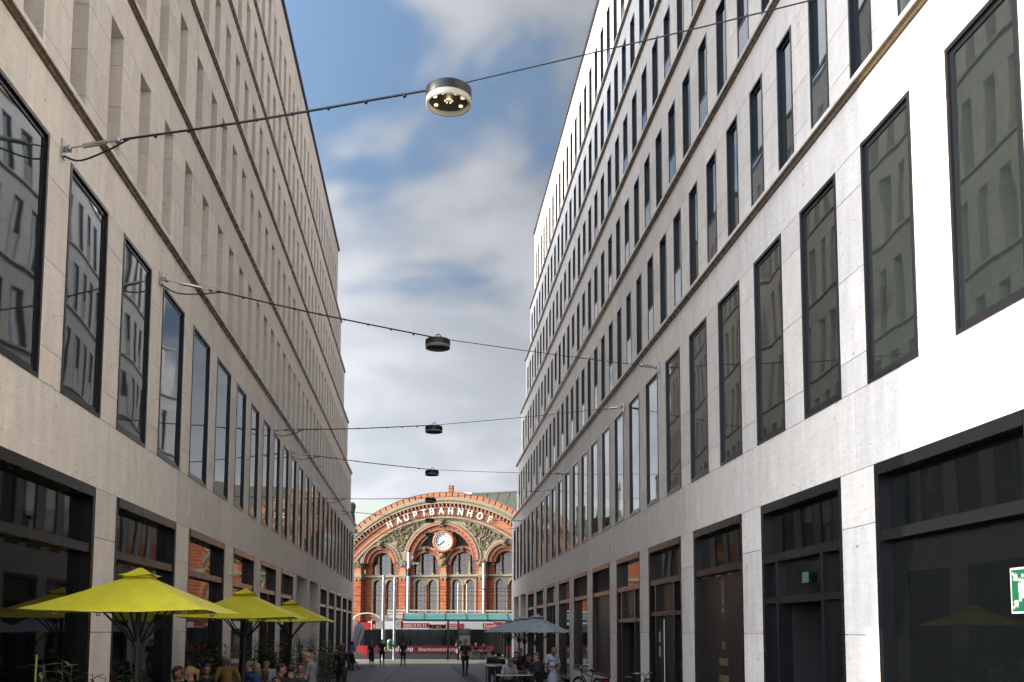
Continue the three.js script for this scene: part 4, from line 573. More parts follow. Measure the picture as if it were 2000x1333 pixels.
// ---------------------------------------------------------------- parasols
function clothTex(base) { return tex(256, (u, v) => { const w = 0.03 * (Math.sin(u * 400) + Math.sin(v * 400)) * 0.3, n = tn(u, v, 6, 2.4, 4) * 0.08; return base.map(c => clamp(c + w + n)); }, 1.2); }
{
  const yel = phy([1, 1, 1], 0.85, { map: clothTex([0.76, 0.725, 0.0]), transmission: 0.12, thickness: 0 }), gry = phy([1, 1, 1], 0.85, { map: clothTex([0.53, 0.56, 0.6]) });
  const canopy = (R, h, sides, sag, rot) => {      // n-sided sloped cloth with slight sag between ribs, thin double skin
    const pos = [], idx = [], uv = [], N = sides * 12, rings = 12;
    for (let j = 0; j <= rings; j++) for (let i = 0; i <= N; i++) { const t = 0.1 + 0.9 * j / rings, a = rot + i / N * Math.PI * 2, seg = (i % 12) / 12, c = Math.cos(Math.PI / sides) / Math.cos((seg - 0.5) * 2 * Math.PI / sides), r = R * t * (1 - 0.0) * c / Math.cos(Math.PI / sides) * 1; pos.push(r * Math.cos(a), h * (1 - t) - sag * Math.sin(Math.PI * seg) * t * t - 0.02 * Math.sin(t * 3.1) + 0.012 * noise.noise(r * Math.cos(a) * 3.3 + R * 7, r * Math.sin(a) * 3.3, 4.4) * t, r * Math.sin(a)); uv.push(r * Math.cos(a), r * Math.sin(a)); }
    for (let j = 0; j < rings; j++) for (let i = 0; i < N; i++) { const a = j * (N + 1) + i, b = a + 1, c = a + N + 1, e = c + 1; idx.push(a, b, c, b, e, c); }
    const g = new THREE.BufferGeometry(); g.setAttribute('position', new THREE.Float32BufferAttribute(pos, 3)); g.setAttribute('uv', new THREE.Float32BufferAttribute(uv, 2)); g.setIndex(idx); const q = g.toNonIndexed(); q.computeVertexNormals(); return q;
  };
  const parasol = (name, label, pos, R, rise, rim, sides, mat, rot, group, words) => {
    const p = thing(name, label, 'parasol', pos, 0, group);
    const cn = part('canopy', canopy(R, rise, sides, 0.03, rot), mat, p); cn.position.y = rim;
    const cap = part('vent_cap', canopy(R * 0.2, rise * 0.22, sides, 0.02, rot), mat, p); cap.position.y = rim + rise * 0.93;
    part('cap_skirt', merge(Array.from({ length: sides }, (_, i) => { const a = rot + i / sides * 2 * Math.PI, b = rot + (i + 1) / sides * 2 * Math.PI, r = R * 0.2, A = [r * Math.cos(a), 0, r * Math.sin(a)], B = [r * Math.cos(b), 0, r * Math.sin(b)]; return rod(A, B, 0.025, 0.025, 6); })), mat, p).position.y = rim + rise * 0.93 - 0.02;
    part('pole', rod([0, 0, 0], [0, rim + rise, 0], 0.04, 0.035, 12), M.black, p); part('base', merge([new THREE.CylinderGeometry(0.38, 0.4, 0.08, 24).translate(0, 0.04, 0), new THREE.CylinderGeometry(0.06, 0.06, 0.4, 12).translate(0, 0.25, 0)]), M.black, p);
    const ribs = sides === 4 ? 8 : sides;
    for (let i = 0; i < ribs; i++) { const a = rot + i / ribs * 2 * Math.PI, r = sides === 4 && i % 2 ? R * 0.7 : R, c = Math.cos(a), s = Math.sin(a); const rb = part('rib', rod([0.05 * c, rim + rise * 0.9, 0.05 * s], [0.985 * r * c, rim + 0.005, 0.985 * r * s], 0.016, 0.012, 6), M.black, p); part('strut', rod([0.06 * c, rim - 0.42, 0.06 * s], [0.62 * r * c, rim + rise * 0.38 - 0.03, 0.62 * r * s], 0.014, 0.014, 6), M.black, rb); }
    part('hub', new THREE.CylinderGeometry(0.08, 0.08, 0.12, 12).translate(0, rim - 0.42, 0), M.black, p);
    for (let i = 0; i < sides; i++) { const a = rot + i / sides * 2 * Math.PI; part('corner_hook', new THREE.TorusGeometry(0.025, 0.009, 6, 12).translate(R * Math.cos(a), rim - 0.03, R * Math.sin(a)), M.steel, p); }
    if (words) { const sg = Math.atan2(rise, R * 0.924); for (let k = 0; k < 9; k++) { const wl = part('lettering', box(-0.022, 0.022, -0.03 * (0.6 + 0.4 * ((k * 7) % 3) / 2), 0.03, 0, 0.002), std([0.5, 0.52, 0.56], 0.8), p); wl.position.set(-0.12 + k * 0.058, rim + rise * 0.085, R * 0.924 * 0.93); wl.rotation.set(-(Math.PI / 2 - sg), 0, 0, 'XYZ'); } }
    return p;
  };
  const S2 = 1.58 / 2 * Math.SQRT2;
  parasol('yellow_parasol', 'yellow square parasol, the largest of its row, above the leafy planter', [-3.83, 0, -13.15], S2, 0.52, 2.40, 4, yel, Math.PI / 4);
  parasol('yellow_parasol', 'yellow square parasol in the middle of its row, half hidden by another', [-3.60, 0, -19.45], S2, 0.52, 2.40, 4, yel, Math.PI / 4);
  parasol('yellow_parasol', 'yellow square parasol at the end of its row toward the station', [-3.66, 0, -26.5], S2, 0.52, 2.40, 4, yel, Math.PI / 4);
  for (const [px, d, i] of [[1048, 33, 0], [1024.6, 37, 1], [1014, 41, 2], [993.8, 45.6, 3]]) parasol('grey_parasol', ['slate grey parasol with pale lettering on its rim, over the benches', 'slate grey parasol just behind the lettered one', 'slate grey parasol second behind the lettered one', 'slate grey parasol at the end of its row toward the tram stop'][i], [X(px, d), groundY(d), -d], 1.17, 0.56, 2.12, 8, gry, Math.PI / 8, undefined, i === 0);
}

// ---------------------------------------------------------------- people: one skin over a jointed skeleton (surface nets on a distance field)
function surfaceNet(f, mn, mx, cell, colour) {
  const n = [0, 1, 2].map(k => Math.max(3, Math.ceil((mx[k] - mn[k]) / cell) + 1)), [nx, ny, nz] = n, v = new Float32Array(nx * ny * nz);
  for (let k = 0, i = 0; k < nz; k++) for (let j = 0; j < ny; j++) for (let a = 0; a < nx; a++, i++) v[i] = f(mn[0] + a * cell, mn[1] + j * cell, mn[2] + k * cell);
  const id = new Int32Array(v.length).fill(-1), pos = [], idx = [], X_ = nx, XY = nx * ny, off = [0, 1, X_, X_ + 1, XY, XY + 1, XY + X_, XY + X_ + 1];
  for (let k = 0; k + 1 < nz; k++) for (let j = 0; j + 1 < ny; j++) for (let a = 0; a + 1 < nx; a++) {
    const o = a + j * X_ + k * XY; let m = 0; for (let q = 0; q < 8; q++) if (v[o + off[q]] < 0) m |= 1 << q; if (!m || m === 255) continue;
    let c = 0, sx = 0, sy = 0, sz = 0;
    for (let q = 0; q < 8; q++) for (const e of [1, 2, 4]) { const r = q | e; if (r === q) continue; const A = v[o + off[q]], B = v[o + off[r]]; if ((A < 0) === (B < 0)) continue; const t = A / (A - B); sx += (q & 1) + (e === 1 ? t : 0); sy += ((q >> 1) & 1) + (e === 2 ? t : 0); sz += ((q >> 2) & 1) + (e === 4 ? t : 0); c++; }
    id[o] = pos.length / 3; pos.push(mn[0] + (a + sx / c) * cell, mn[1] + (j + sy / c) * cell, mn[2] + (k + sz / c) * cell);
  }
  for (let k = 1; k + 1 < nz; k++) for (let j = 1; j + 1 < ny; j++) for (let a = 1; a + 1 < nx; a++) {
    const o = a + j * X_ + k * XY, s = v[o] < 0;
    for (const [d, p, q] of [[1, X_, XY], [X_, XY, 1], [XY, 1, X_]]) { if ((v[o + d] < 0) === s) continue; const A = id[o], B = id[o - p], D = id[o - p - q], E_ = id[o - q]; if (A < 0 || B < 0 || D < 0 || E_ < 0) continue; if (s) idx.push(A, B, D, A, D, E_); else idx.push(A, D, B, A, E_, D); }
  }
  const g = new THREE.BufferGeometry(), N = pos.length / 3, nor = new Float32Array(N * 3), h = cell * 0.5; g.setAttribute('position', new THREE.Float32BufferAttribute(pos, 3));
  for (let i = 0; i < N; i++) { const x = pos[3 * i], y = pos[3 * i + 1], z = pos[3 * i + 2], a = f(x + h, y, z) - f(x - h, y, z), b = f(x, y + h, z) - f(x, y - h, z), c = f(x, y, z + h) - f(x, y, z - h), l = Math.hypot(a, b, c) || 1; nor[3 * i] = a / l; nor[3 * i + 1] = b / l; nor[3 * i + 2] = c / l; }
  g.setAttribute('normal', new THREE.BufferAttribute(nor, 3)); g.setAttribute('uv', new THREE.BufferAttribute(new Float32Array(N * 2), 2));
  if (colour) { const col = new Float32Array(N * 3); for (let i = 0; i < N; i++) col.set(colour(pos[3 * i], pos[3 * i + 1], pos[3 * i + 2]), 3 * i); g.setAttribute('color', new THREE.BufferAttribute(col, 3)); }
  g.setIndex(idx); return g;
}
function bone(a, b, r0, r1, c, fz = 1) { const ax = a[0], ay = a[1], az = a[2] * fz, bx = b[0] - ax, by = b[1] - ay, bz = b[2] * fz - az, L = bx * bx + by * by + bz * bz || 1e-9; return { c, fz, d(x, y, z) { z *= fz; const t = Math.min(1, Math.max(0, ((x - ax) * bx + (y - ay) * by + (z - az) * bz) / L)); return Math.hypot(x - ax - bx * t, y - ay - by * t, z - az - bz * t) - r0 - (r1 - r0) * t; } }; }
const smin = (a, b, k) => { const h = Math.max(k - Math.abs(a - b), 0) / k; return Math.min(a, b) - h * h * k * 0.25; };
function field(bs, k) { return (x, y, z) => { let d = 9; for (const b of bs) d = smin(d, b.d(x, y, z), k); return d; }; }
function bounds(pts, pad) { const mn = [9, 9, 9], mx = [-9, -9, -9]; for (const p of pts) for (let k = 0; k < 3; k++) { mn[k] = Math.min(mn[k], p[k] - pad); mx[k] = Math.max(mx[k], p[k] + pad); } return [mn, mx]; }
const skinMat = new THREE.MeshPhysicalMaterial({ vertexColors: true, roughness: 0.75 });
const hairMats = {};
const V = (a, b, f) => [a[0] + (b[0] - a[0]) * f, a[1] + (b[1] - a[1]) * f, a[2] + (b[2] - a[2]) * f];
// local frame: +z is where the person faces, +x its left, y up; all lengths for 1.72 m then scaled
function person(label, pos, face, o = {}) {
  const p = thing('person', label, 'person', pos, face * RAD), h = (o.h ?? 1.72) / 1.72;
  const skin = o.skin ?? [0.45, 0.25, 0.17], top = o.top ?? [0.03, 0.03, 0.035], bot = o.bottom ?? [0.025, 0.027, 0.035], shoe = o.shoe ?? [0.015, 0.014, 0.013], hair = o.hair ?? [0.03, 0.02, 0.014];
  const sit = o.sit, hipY = sit ? 0.55 : 0.92, lean = o.lean ?? (sit ? 0.06 : 0.02), side = o.side ?? 0, f = o.fem ? 0.92 : 1;
  const pel = [0, hipY, 0], ch = [side * 0.5, hipY + 0.40 - Math.abs(lean) * 0.25, lean * 0.85], nk = [side * 0.7, hipY + 0.535 - Math.abs(lean) * 0.42, lean * 1.15], hd0 = [nk[0] + (o.headX ?? 0), nk[1] + 0.155 - Math.abs(o.nod ?? 0) * 0.3, nk[2] + 0.03 + (o.nod ?? 0) * 0.7];
  const sh = s => [ch[0] + s * 0.175 * f, ch[1] + 0.075, ch[2]];
  const arms = [-1, 1].map((s, i) => { const S = sh(s), def = sit ? [[s * 0.24, hipY + 0.17, 0.08 + lean], [s * 0.15, hipY + 0.16, 0.33 + lean]] : [[s * 0.235, hipY + 0.20, -0.02], [s * 0.25, hipY - 0.03, 0.06]]; const [E_, Wr] = (i ? o.armL : o.armR) ?? def; return [S, E_, Wr]; });
  const legs = [-1, 1].map((s, i) => { const Hp = [s * 0.095, hipY - 0.03, 0], def = sit ? [[s * 0.12, hipY + 0.0, 0.42], [s * 0.13, 0.08, 0.40]] : [[s * 0.1, 0.49, 0.02], [s * 0.11, 0.08, -0.01]]; const [Kn, An] = (i ? o.legL : o.legR) ?? def; return [Hp, Kn, An]; });
  const sl = o.sleeve ?? 'short', bs = [];
  bs.push(bone(V(pel, ch, 0.05), pel, 0.135 * f, 0.15, bot, 1.25), bone([-0.07, hipY - 0.04, 0], [0.07, hipY - 0.04, 0], 0.115, 0.115, bot, 1.1), bone(V(pel, ch, 0.16), V(pel, ch, 0.92), 0.128 * f, 0.145 * f, top, 1.32), bone(V(sh(-1), ch, 0.1), V(sh(1), ch, 0.1), 0.078 * f, 0.078 * f, top, 1.05), bone(ch, nk, 0.1 * f, 0.058, top, 1.1), bone(V(ch, nk, 0.75), V(nk, hd0, 0.6), 0.054 * f, 0.052, skin));
  if (o.belly) bs.push(bone([0, hipY + 0.1, 0.06], [0, hipY + 0.2, 0.06], o.belly, o.belly, top, 1.1));
  if (o.fem) bs.push(bone([-0.07, ch[1] - 0.03, ch[2] + 0.075], [0.07, ch[1] - 0.03, ch[2] + 0.075], 0.065, 0.065, top));
  for (const [S, E_, Wr] of arms) { bs.push(bone(S, V(S, E_, sl === 'none' ? 0.1 : 0.62), 0.06 * f, 0.052 * f, top), bone(V(S, E_, 0.55), E_, 0.048 * f, 0.04 * f, sl === 'long' ? top : skin), bone(E_, Wr, 0.041 * f, 0.027 * f, sl === 'long' ? top : skin)); }
  for (const [Hp, Kn, An] of legs) { const bare = o.bare; bs.push(bone(Hp, Kn, 0.088, 0.058, bare === 'thigh' ? skin : bot), bone(Kn, An, 0.058, 0.036, bare ? skin : bot)); const dz = 0.17, ft = [An[0] * 1.08, An[1] - 0.035, An[2] + dz]; bs.push(bone([An[0], An[1] - 0.02, An[2] - 0.03], ft, 0.045, 0.035, shoe)); }
  if (o.skirt) bs.push(bone([0, hipY + 0.05, 0], [0, hipY - o.skirt, 0.01], 0.14, 0.19, o.skirtCol ?? bot, 1.2));
  const cf = (x, y, z) => { let b = bs[0], m = 9; for (const q of bs) { const d = q.d(x, y, z); if (d < m) { m = d; b = q; } } return b.c; };
  const pts = [pel, nk, V(nk, hd0, 0.5), ...arms.flat(), ...legs.flat(), ...legs.map(l => [l[2][0], 0.02, l[2][2] + 0.22])];
  let [mn, mx] = bounds(pts, 0.2); mn[1] = Math.max(mn[1], -0.03);
  const geos = [surfaceNet(field(bs, 0.045), mn, mx, o.cell ?? 0.02, cf)];
  // head with nose, brow, jaw, ears
  const yaw = (o.look ?? 0) * RAD, cy = Math.cos(yaw), sy = Math.sin(yaw), nod = o.nod ?? 0;
  const hp = (x, y, z) => { const y2 = y * Math.cos(nod) - z * Math.sin(nod), z2 = y * Math.sin(nod) + z * Math.cos(nod); return [hd0[0] + x * cy + z2 * sy, hd0[1] + y2, hd0[2] - x * sy + z2 * cy]; };
  const hb = [bone(hp(0, 0.045, -0.022), hp(0, 0.035, 0.012), 0.084, 0.08, skin), bone(hp(0, -0.02, 0.025), hp(0, -0.068, 0.045), 0.066, 0.042, skin), bone(hp(0, 0.015, 0.088), hp(0, -0.022, 0.102), 0.009, 0.014, skin), bone(hp(-0.03, 0.028, 0.078), hp(0.03, 0.028, 0.078), 0.012, 0.012, skin), bone(hp(-0.02, -0.05, 0.08), hp(0.02, -0.05, 0.08), 0.008, 0.008, [skin[0] * 0.8, skin[1] * 0.55, skin[2] * 0.55]), bone(nk, hp(0, -0.04, -0.01), 0.054, 0.052, skin)];
  for (const s of [-1, 1]) hb.push(bone(hp(s * 0.08, 0.015, -0.005), hp(s * 0.083, -0.02, 0.0), 0.014, 0.01, skin));
  const hcol = (x, y, z) => { for (const s of [-1, 1]) { const e = hp(s * 0.032, 0.012, 0.088); if (Math.hypot(x - e[0], y - e[1], z - e[2]) < 0.015) return [0.03, 0.02, 0.015]; const b = hp(s * 0.032, 0.036, 0.086); if (Math.abs(y - b[1]) < 0.006 && Math.hypot(x - b[0], z - b[2]) < 0.024) return hair; } const mo = hp(0, -0.05, 0.086); if (Math.hypot((x - mo[0]) * 0.55, (y - mo[1]) * 2, z - mo[2]) < 0.014) return [skin[0] * 0.75, skin[1] * 0.45, skin[2] * 0.45]; return skin; };
  const hf = field(hb, 0.03); let [hm, hx] = bounds([hd0], 0.15); hm[1] -= 0.03; geos.push(surfaceNet(hf, hm, hx, 0.011, hcol));
  // hands: palm, four fingers, thumb
  arms.forEach(([S, E_, Wr], i) => {
    const s = i ? 1 : -1, d = new THREE.Vector3(Wr[0] - E_[0], Wr[1] - E_[1], Wr[2] - E_[2]).normalize(), inn = new THREE.Vector3(-s, 0, 0.35).normalize(), nrm = new THREE.Vector3().crossVectors(d, inn).normalize(); const pa = new THREE.Vector3().crossVectors(nrm, d).normalize();
    const q = (a, b, c) => [Wr[0] + d.x * a + nrm.x * b + pa.x * c, Wr[1] + d.y * a + nrm.y * b + pa.y * c, Wr[2] + d.z * a + nrm.z * b + pa.z * c], hs = [bone(q(0, 0, 0), q(0.07, 0, 0), 0.026, 0.028, skin), bone(q(0.05, -0.025, 0), q(0.05, 0.025, 0), 0.02, 0.02, skin)], curl = o.grip ? 0.045 : 0.02;
    [-0.03, -0.01, 0.01, 0.03].forEach((b, k) => { const L = [0.055, 0.065, 0.062, 0.048][k]; hs.push(bone(q(0.075, b, 0), q(0.075 + L * 0.55, b, curl * 0.4), 0.0095, 0.009, skin), bone(q(0.075 + L * 0.55, b, curl * 0.4), q(0.075 + L, b, curl * 1.3), 0.009, 0.0075, skin)); });
    hs.push(bone(q(0.02, -0.025, 0.01), q(0.055, -0.052, 0.02), 0.012, 0.01, skin), bone(q(0.055, -0.052, 0.02), q(0.085, -0.05, 0.03), 0.01, 0.008, skin));
    const [a, b] = bounds([q(0, 0, 0), q(0.15, 0, 0), q(0.15, 0, 0.05), q(0.06, -0.05, 0.02)], 0.05); geos.push(surfaceNet(field(hs, 0.01), a, b, 0.009, () => skin));
  });
  const g = mergeGeometries(geos); g.scale(h, h, h); part('body', g, skinMat, p);
  // hair or hat
  const hm_ = hairMats[hair.join()] ??= std(hair, 0.55);
  if (o.hairStyle !== 'bald') {
    const hs = [bone(hp(0, 0.055, -0.03), hp(0, 0.06, 0.0), 0.09, 0.086, hair)]; const st_ = o.hairStyle ?? 'short';
    if (st_ === 'long') { hs.push(bone(hp(0, 0.03, -0.05), hp(0, -0.3, -0.085), 0.085, 0.075, hair, 1), bone(hp(-0.07, 0.02, -0.02), hp(-0.085, -0.22, -0.01), 0.035, 0.03, hair), bone(hp(0.07, 0.02, -0.02), hp(0.085, -0.22, -0.01), 0.035, 0.03, hair)); }
    if (st_ === 'pony') hs.push(bone(hp(0, 0.06, -0.11), hp(0, 0.05, -0.135), 0.025, 0.034, hair), bone(hp(0, 0.045, -0.14), hp(0, -0.12, -0.14), 0.034, 0.014, hair));
    if (st_ === 'bob') hs.push(bone(hp(0, 0.02, -0.045), hp(0, -0.07, -0.045), 0.088, 0.08, hair));
    const hf2 = field(hs, 0.03), cut = (x, y, z) => { const dx = x - hd0[0], dz = z - hd0[2], lz = dx * sy + dz * cy, ly = y - hd0[1]; return Math.max(hf2(x, y, z), -(hf(x, y, z) + 0.012), Math.min(lz - 0.055 + Math.max(0, ly - 0.06) * -1.4, 0.09 - ly) ); };
    const [a, b] = bounds(st_ === 'long' ? [hp(0, 0.05, 0), hp(0, -0.34, -0.1), hp(0, -0.2, 0)] : [hp(0, 0.05, 0), hp(0, -0.16, -0.16)], 0.13); const gh = surfaceNet(cut, a, b, 0.014); gh.scale(h, h, h); part('hair', gh, hm_, p);
  }
  if (o.hat) { const c = hp(0, 0.075, -0.01), gg = merge([new THREE.CylinderGeometry(0.085, 0.1, 0.1, 20).translate(0, 0.06, 0), new THREE.CylinderGeometry(0.16, 0.165, 0.012, 24).translate(0, 0.01, 0)]); gg.scale(h, h, h); part('hat', gg, std(o.hat, 0.8), p).position.set(c[0] * h, c[1] * h, c[2] * h); }
  if (o.phone) { const Wr = arms[o.phone > 0 ? 1 : 0][2], E_ = arms[o.phone > 0 ? 1 : 0][1]; const ph = thing('phone', o.phoneLabel ?? 'small black phone held by ' + label, 'phone'); const L = [Wr[0] + (Wr[0] - E_[0]) * 0.4, Wr[1] + 0.045, Wr[2] + (Wr[2] - E_[2]) * 0.4].map(v => v * h); part('case', box(-0.036, 0.036, -0.006, 0.006, -0.07, 0.07), M.black, ph); part('screen', box(-0.032, 0.032, 0.0062, 0.0075, -0.065, 0.065), phy([0.02, 0.025, 0.03], 0.1), ph); p.updateMatrixWorld(); const wv = new THREE.Vector3(...L).applyMatrix4(p.matrixWorld); ph.position.copy(wv); ph.rotation.set(0.5, face * RAD, 0); }
  return p;
}
const onGround = (px, py) => { const f = foot(px, py); return [f.x, groundY(-f.z), f.z]; };
const atD = (px, d, dy = 0) => [X(px, d), groundY(d) + dy, -d];
const jeans = [0.022, 0.03, 0.055], blackC = [0.012, 0.012, 0.014], navy = [0.018, 0.022, 0.04], whiteC = [0.62, 0.64, 0.7], blond = [0.42, 0.27, 0.11], brown = [0.06, 0.03, 0.017];
const stepL = [[-0.1, 0.5, 0.1], [-0.1, 0.09, 0.16]], stepR = [[0.1, 0.5, 0.06], [0.1, 0.12, -0.2]];
// walkers, face 0 looks toward the camera, 180 away from it
person('person in a black dress with hand at the mouth carrying a bag', onGround(725, 1304), 10, { h: 1.7, fem: 1, top: blackC, bottom: blackC, skirt: 0.36, skirtCol: blackC, bare: true, hair: blackC, hairStyle: 'bob', armL: [[0.23, 1.12, 0.1], [0.06, 1.33, 0.2]], armR: [[-0.25, 1.08, -0.02], [-0.26, 0.86, 0.06]], legR: stepL, cell: 0.024 });
person('bald person in black clothes walking away toward the tram', onGround(746, 1300), 180, { h: 1.8, top: blackC, bottom: blackC, hairStyle: 'bald', armR: [[-0.29, 1.16, -0.04], [-0.31, 0.92, 0.08]], legR: stepL, legL: stepR, cell: 0.024 });
person('person in dark shirt and dark trousers walking away alone', onGround(787, 1303), 175, { h: 1.74, top: [0.02, 0.02, 0.018], bottom: jeans, hair: blackC, legR: stepL, legL: stepR, cell: 0.024 });
person('person in dark polo shirt walking up the middle of the street', onGround(908, 1322), 8, { h: 1.74, top: [0.022, 0.024, 0.034], bottom: navy, hair: blackC, belly: 0.09, armL: [[0.27, 1.1, 0.02], [0.13, 1.02, 0.2]], armR: [[-0.27, 1.1, 0.02], [-0.15, 1.02, 0.2]], legR: stepL, legL: stepR, cell: 0.022 });
{
  const f = onGround(839, 1290); f[1] = -0.07;
  person('person with white top pulling a dark shopping trolley along the platform', f, 80, { h: 1.68, fem: 1, top: [0.75, 0.72, 0.62], bottom: jeans, hair: [0.12, 0.05, 0.025], hairStyle: 'bob', armL: [[0.24, 1.08, 0.02], [0.2, 0.86, 0.2]], legR: stepL, legL: stepR, cell: 0.024 });
  const t = thing('shopping_trolley', 'dark blue two-wheeled shopping trolley leaning forward on the platform', 'trolley', [f[0] + 0.72, -0.07, f[2]]);
  const fr = part('frame', merge([rod([-0.42, 0.8, -0.15], [0.12, 0.12, -0.15], 0.013), rod([-0.42, 0.8, 0.15], [0.12, 0.12, 0.15], 0.013), rod([-0.42, 0.8, -0.15], [-0.42, 0.8, 0.15], 0.016)]), M.galv, t); const b = part('bag', new THREE.BoxGeometry(0.62, 0.24, 0.34, 3, 2, 2), std([0.05, 0.07, 0.1], 0.8), t); b.position.set(-0.06, 0.48, 0); b.rotation.z = -0.9;
  for (const z of [-0.2, 0.2]) part('wheel', new THREE.TorusGeometry(0.1, 0.022, 6, 18).translate(0.12, 0.12, z), M.cream, t);
}
person('person in black top and white skirt looking at a phone under the canopy', [X(897, 73), -0.07, -73], -25, { h: 1.7, fem: 1, top: blackC, bottom: [0.05, 0.05, 0.05], hair: blackC, hairStyle: 'pony', armL: [[0.22, 1.12, 0.1], [0.1, 1.2, 0.3]], armR: [[-0.23, 1.12, 0.1], [-0.1, 1.18, 0.3]], nod: 0.25, bare: true, skirt: 0.3, skirtCol: [0.6, 0.6, 0.55], cell: 0.026 });
person('person in black sitting on the stop bench with bare forearms', [X(931, 73.2), -0.09, -73.2], -30, { h: 1.7, sit: 1, top: blackC, bottom: [0.1, 0.1, 0.09], hair: brown, cell: 0.028 });
person('person in black and white bent forward on the stop bench', [X(949, 73.2), -0.09, -73.2], -50, { h: 1.7, sit: 1, lean: 0.16, top: [0.03, 0.03, 0.03], bottom: blackC, hair: blackC, cell: 0.028 });
// seats
function chair(label, x, d, face, group) {
  const c = thing('cafe_chair', label, 'chair', [x, groundY(d), -d], face * RAD, group);
  part('seat', box(-0.22, 0.22, 0.425, 0.455, -0.22, 0.22), M.black, c); part('backrest', box(-0.22, 0.22, 0.62, 0.86, -0.25, -0.225), M.black, c);
  for (const [a, b] of [[-0.2, 0.2], [0.2, 0.2]]) part('leg', rod([a, 0, b], [a, 0.43, b], 0.014), M.galv, c); for (const a of [-0.2, 0.2]) part('leg', rod([a, 0, -0.24], [a, 0.86, -0.235], 0.014), M.galv, c); return c;
}
function table(label, x, d, w, l, h, group, turn = 0) {
  const t = thing('cafe_table', label, 'table', [x, groundY(d), -d], turn, group); part('table_top', box(-w / 2, w / 2, h - 0.03, h, -l / 2, l / 2), std([0.05, 0.052, 0.055], 0.4), t); part('edge_strip', merge([box(-w / 2, w / 2, h - 0.032, h - 0.002, l / 2, l / 2 + 0.012), box(-w / 2 - 0.012, -w / 2, h - 0.032, h - 0.002, -l / 2, l / 2)]), M.galv, t);
  for (const [a, b] of [[-1, -1], [1, -1], [-1, 1], [1, 1]]) part('leg', rod([a * (w / 2 - 0.06), 0, b * (l / 2 - 0.06)], [a * (w / 2 - 0.06), h - 0.03, b * (l / 2 - 0.06)], 0.02), M.black, t); return t;
}
const seated = (label, px, d, face, o) => { const pos = atD(px, d); chair(('black cafe chair under the ' + label).split(' ').slice(0, 16).join(' '), pos[0], d, face); return person(label, pos, face, { sit: 1, ...o }); };
// left terrace
seated('person with brown hair and bare shoulders turned to a blonde neighbour', 343, 19.2, 65, { h: 1.84, fem: 1, top: [0.03, 0.02, 0.02], hair: [0.09, 0.035, 0.02], hairStyle: 'bob', sleeve: 'none', cell: 0.022 });
seated('person with blonde ponytail and red collar facing a brown-haired neighbour', 384, 19.0, -75, { h: 1.84, fem: 1, top: [0.12, 0.02, 0.02], hair: blond, hairStyle: 'pony', cell: 0.022 });
person('person in ochre top with long dark hair bending over a table', atD(447, 20.6), 195, { h: 1.72, fem: 1, top: [0.21, 0.115, 0.012], bottom: blackC, hair: [0.025, 0.016, 0.011], hairStyle: 'long', sleeve: 'long', lean: 0.38, look: -60, nod: 0.3, cell: 0.022 });
seated('person in dark jacket in the shade beside the bending waiter', 404, 22.5, 20, { h: 1.74, top: [0.012, 0.013, 0.018], hair: blackC, sleeve: 'long', cell: 0.026 });
seated('person with grey hair in deep shade at the hedge', 489, 25.6, 200, { h: 1.7, top: blackC, hair: [0.2, 0.19, 0.18], skin: [0.5, 0.25, 0.2], look: 60, cell: 0.026 });
seated('blond person in blue shirt seen from behind', 503, 24.6, 190, { h: 1.68, fem: 1, top: [0.02, 0.06, 0.2], hair: [0.28, 0.2, 0.11], hairStyle: 'bob', cell: 0.026 });
seated('person in white shirt facing the street across a table', 523, 26.5, 5, { h: 1.75, top: [0.45, 0.47, 0.5], hair: blackC, cell: 0.026 });
seated('person with brown bob before the one in white', 519, 21.6, 200, { h: 1.64, fem: 1, top: [0.06, 0.05, 0.04], hair: [0.06, 0.035, 0.02], hairStyle: 'bob', look: 30, cell: 0.024 });
seated('person with dark short hair in profile looking to the side', 543, 22.3, 90, { h: 1.76, top: blackC, hair: blackC, cell: 0.024 });
seated('child-sized person with brown hair low at the table edge', 541, 20.6, 15, { h: 1.5, fem: 1, top: [0.03, 0.025, 0.02], hair: brown, hairStyle: 'bob', cell: 0.024 });
seated('person in charcoal shirt seen from behind at the table', 569, 21.2, 185, { h: 1.78, top: [0.03, 0.032, 0.036], hair: [0.035, 0.022, 0.014], cell: 0.024 });
seated('person in teal patterned shirt behind the charcoal one', 588, 24.6, 10, { h: 1.7, top: [0.03, 0.16, 0.16], hair: blackC, lean: 0.1, cell: 0.026 });
person('blonde ponytailed person in grey T-shirt standing with a phone', atD(612, 22.4), 250, { h: 1.66, fem: 1, top: [0.22, 0.22, 0.25], bottom: jeans, hair: [0.36, 0.22, 0.085], hairStyle: 'pony', skin: [0.42, 0.23, 0.16], armL: [[0.2, 1.1, 0.08], [0.1, 1.08, 0.33]], armR: [[-0.23, 1.1, 0.06], [-0.08, 1.1, 0.3]], grip: 1, nod: 0.15, phone: 1, phoneLabel: 'pale phone in the hand of the blonde in the grey T-shirt', cell: 0.018 });
person('person with long brown hair, black jacket and blue jeans by the hedge', atD(668, 30.5), 178, { h: 1.72, fem: 1, top: blackC, bottom: [0.02, 0.03, 0.075], hair: [0.075, 0.038, 0.02], hairStyle: 'long', sleeve: 'long', cell: 0.02 });
person('person in light blue top pushing a stroller along the building', atD(686, 55), 150, { h: 1.7, fem: 1, top: [0.12, 0.16, 0.28], bottom: blackC, hair: [0.1, 0.05, 0.025], hairStyle: 'bob', lean: 0.1, armL: [[0.22, 1.1, 0.12], [0.18, 1.0, 0.36]], armR: [[-0.22, 1.1, 0.12], [-0.18, 1.0, 0.36]], cell: 0.026 });
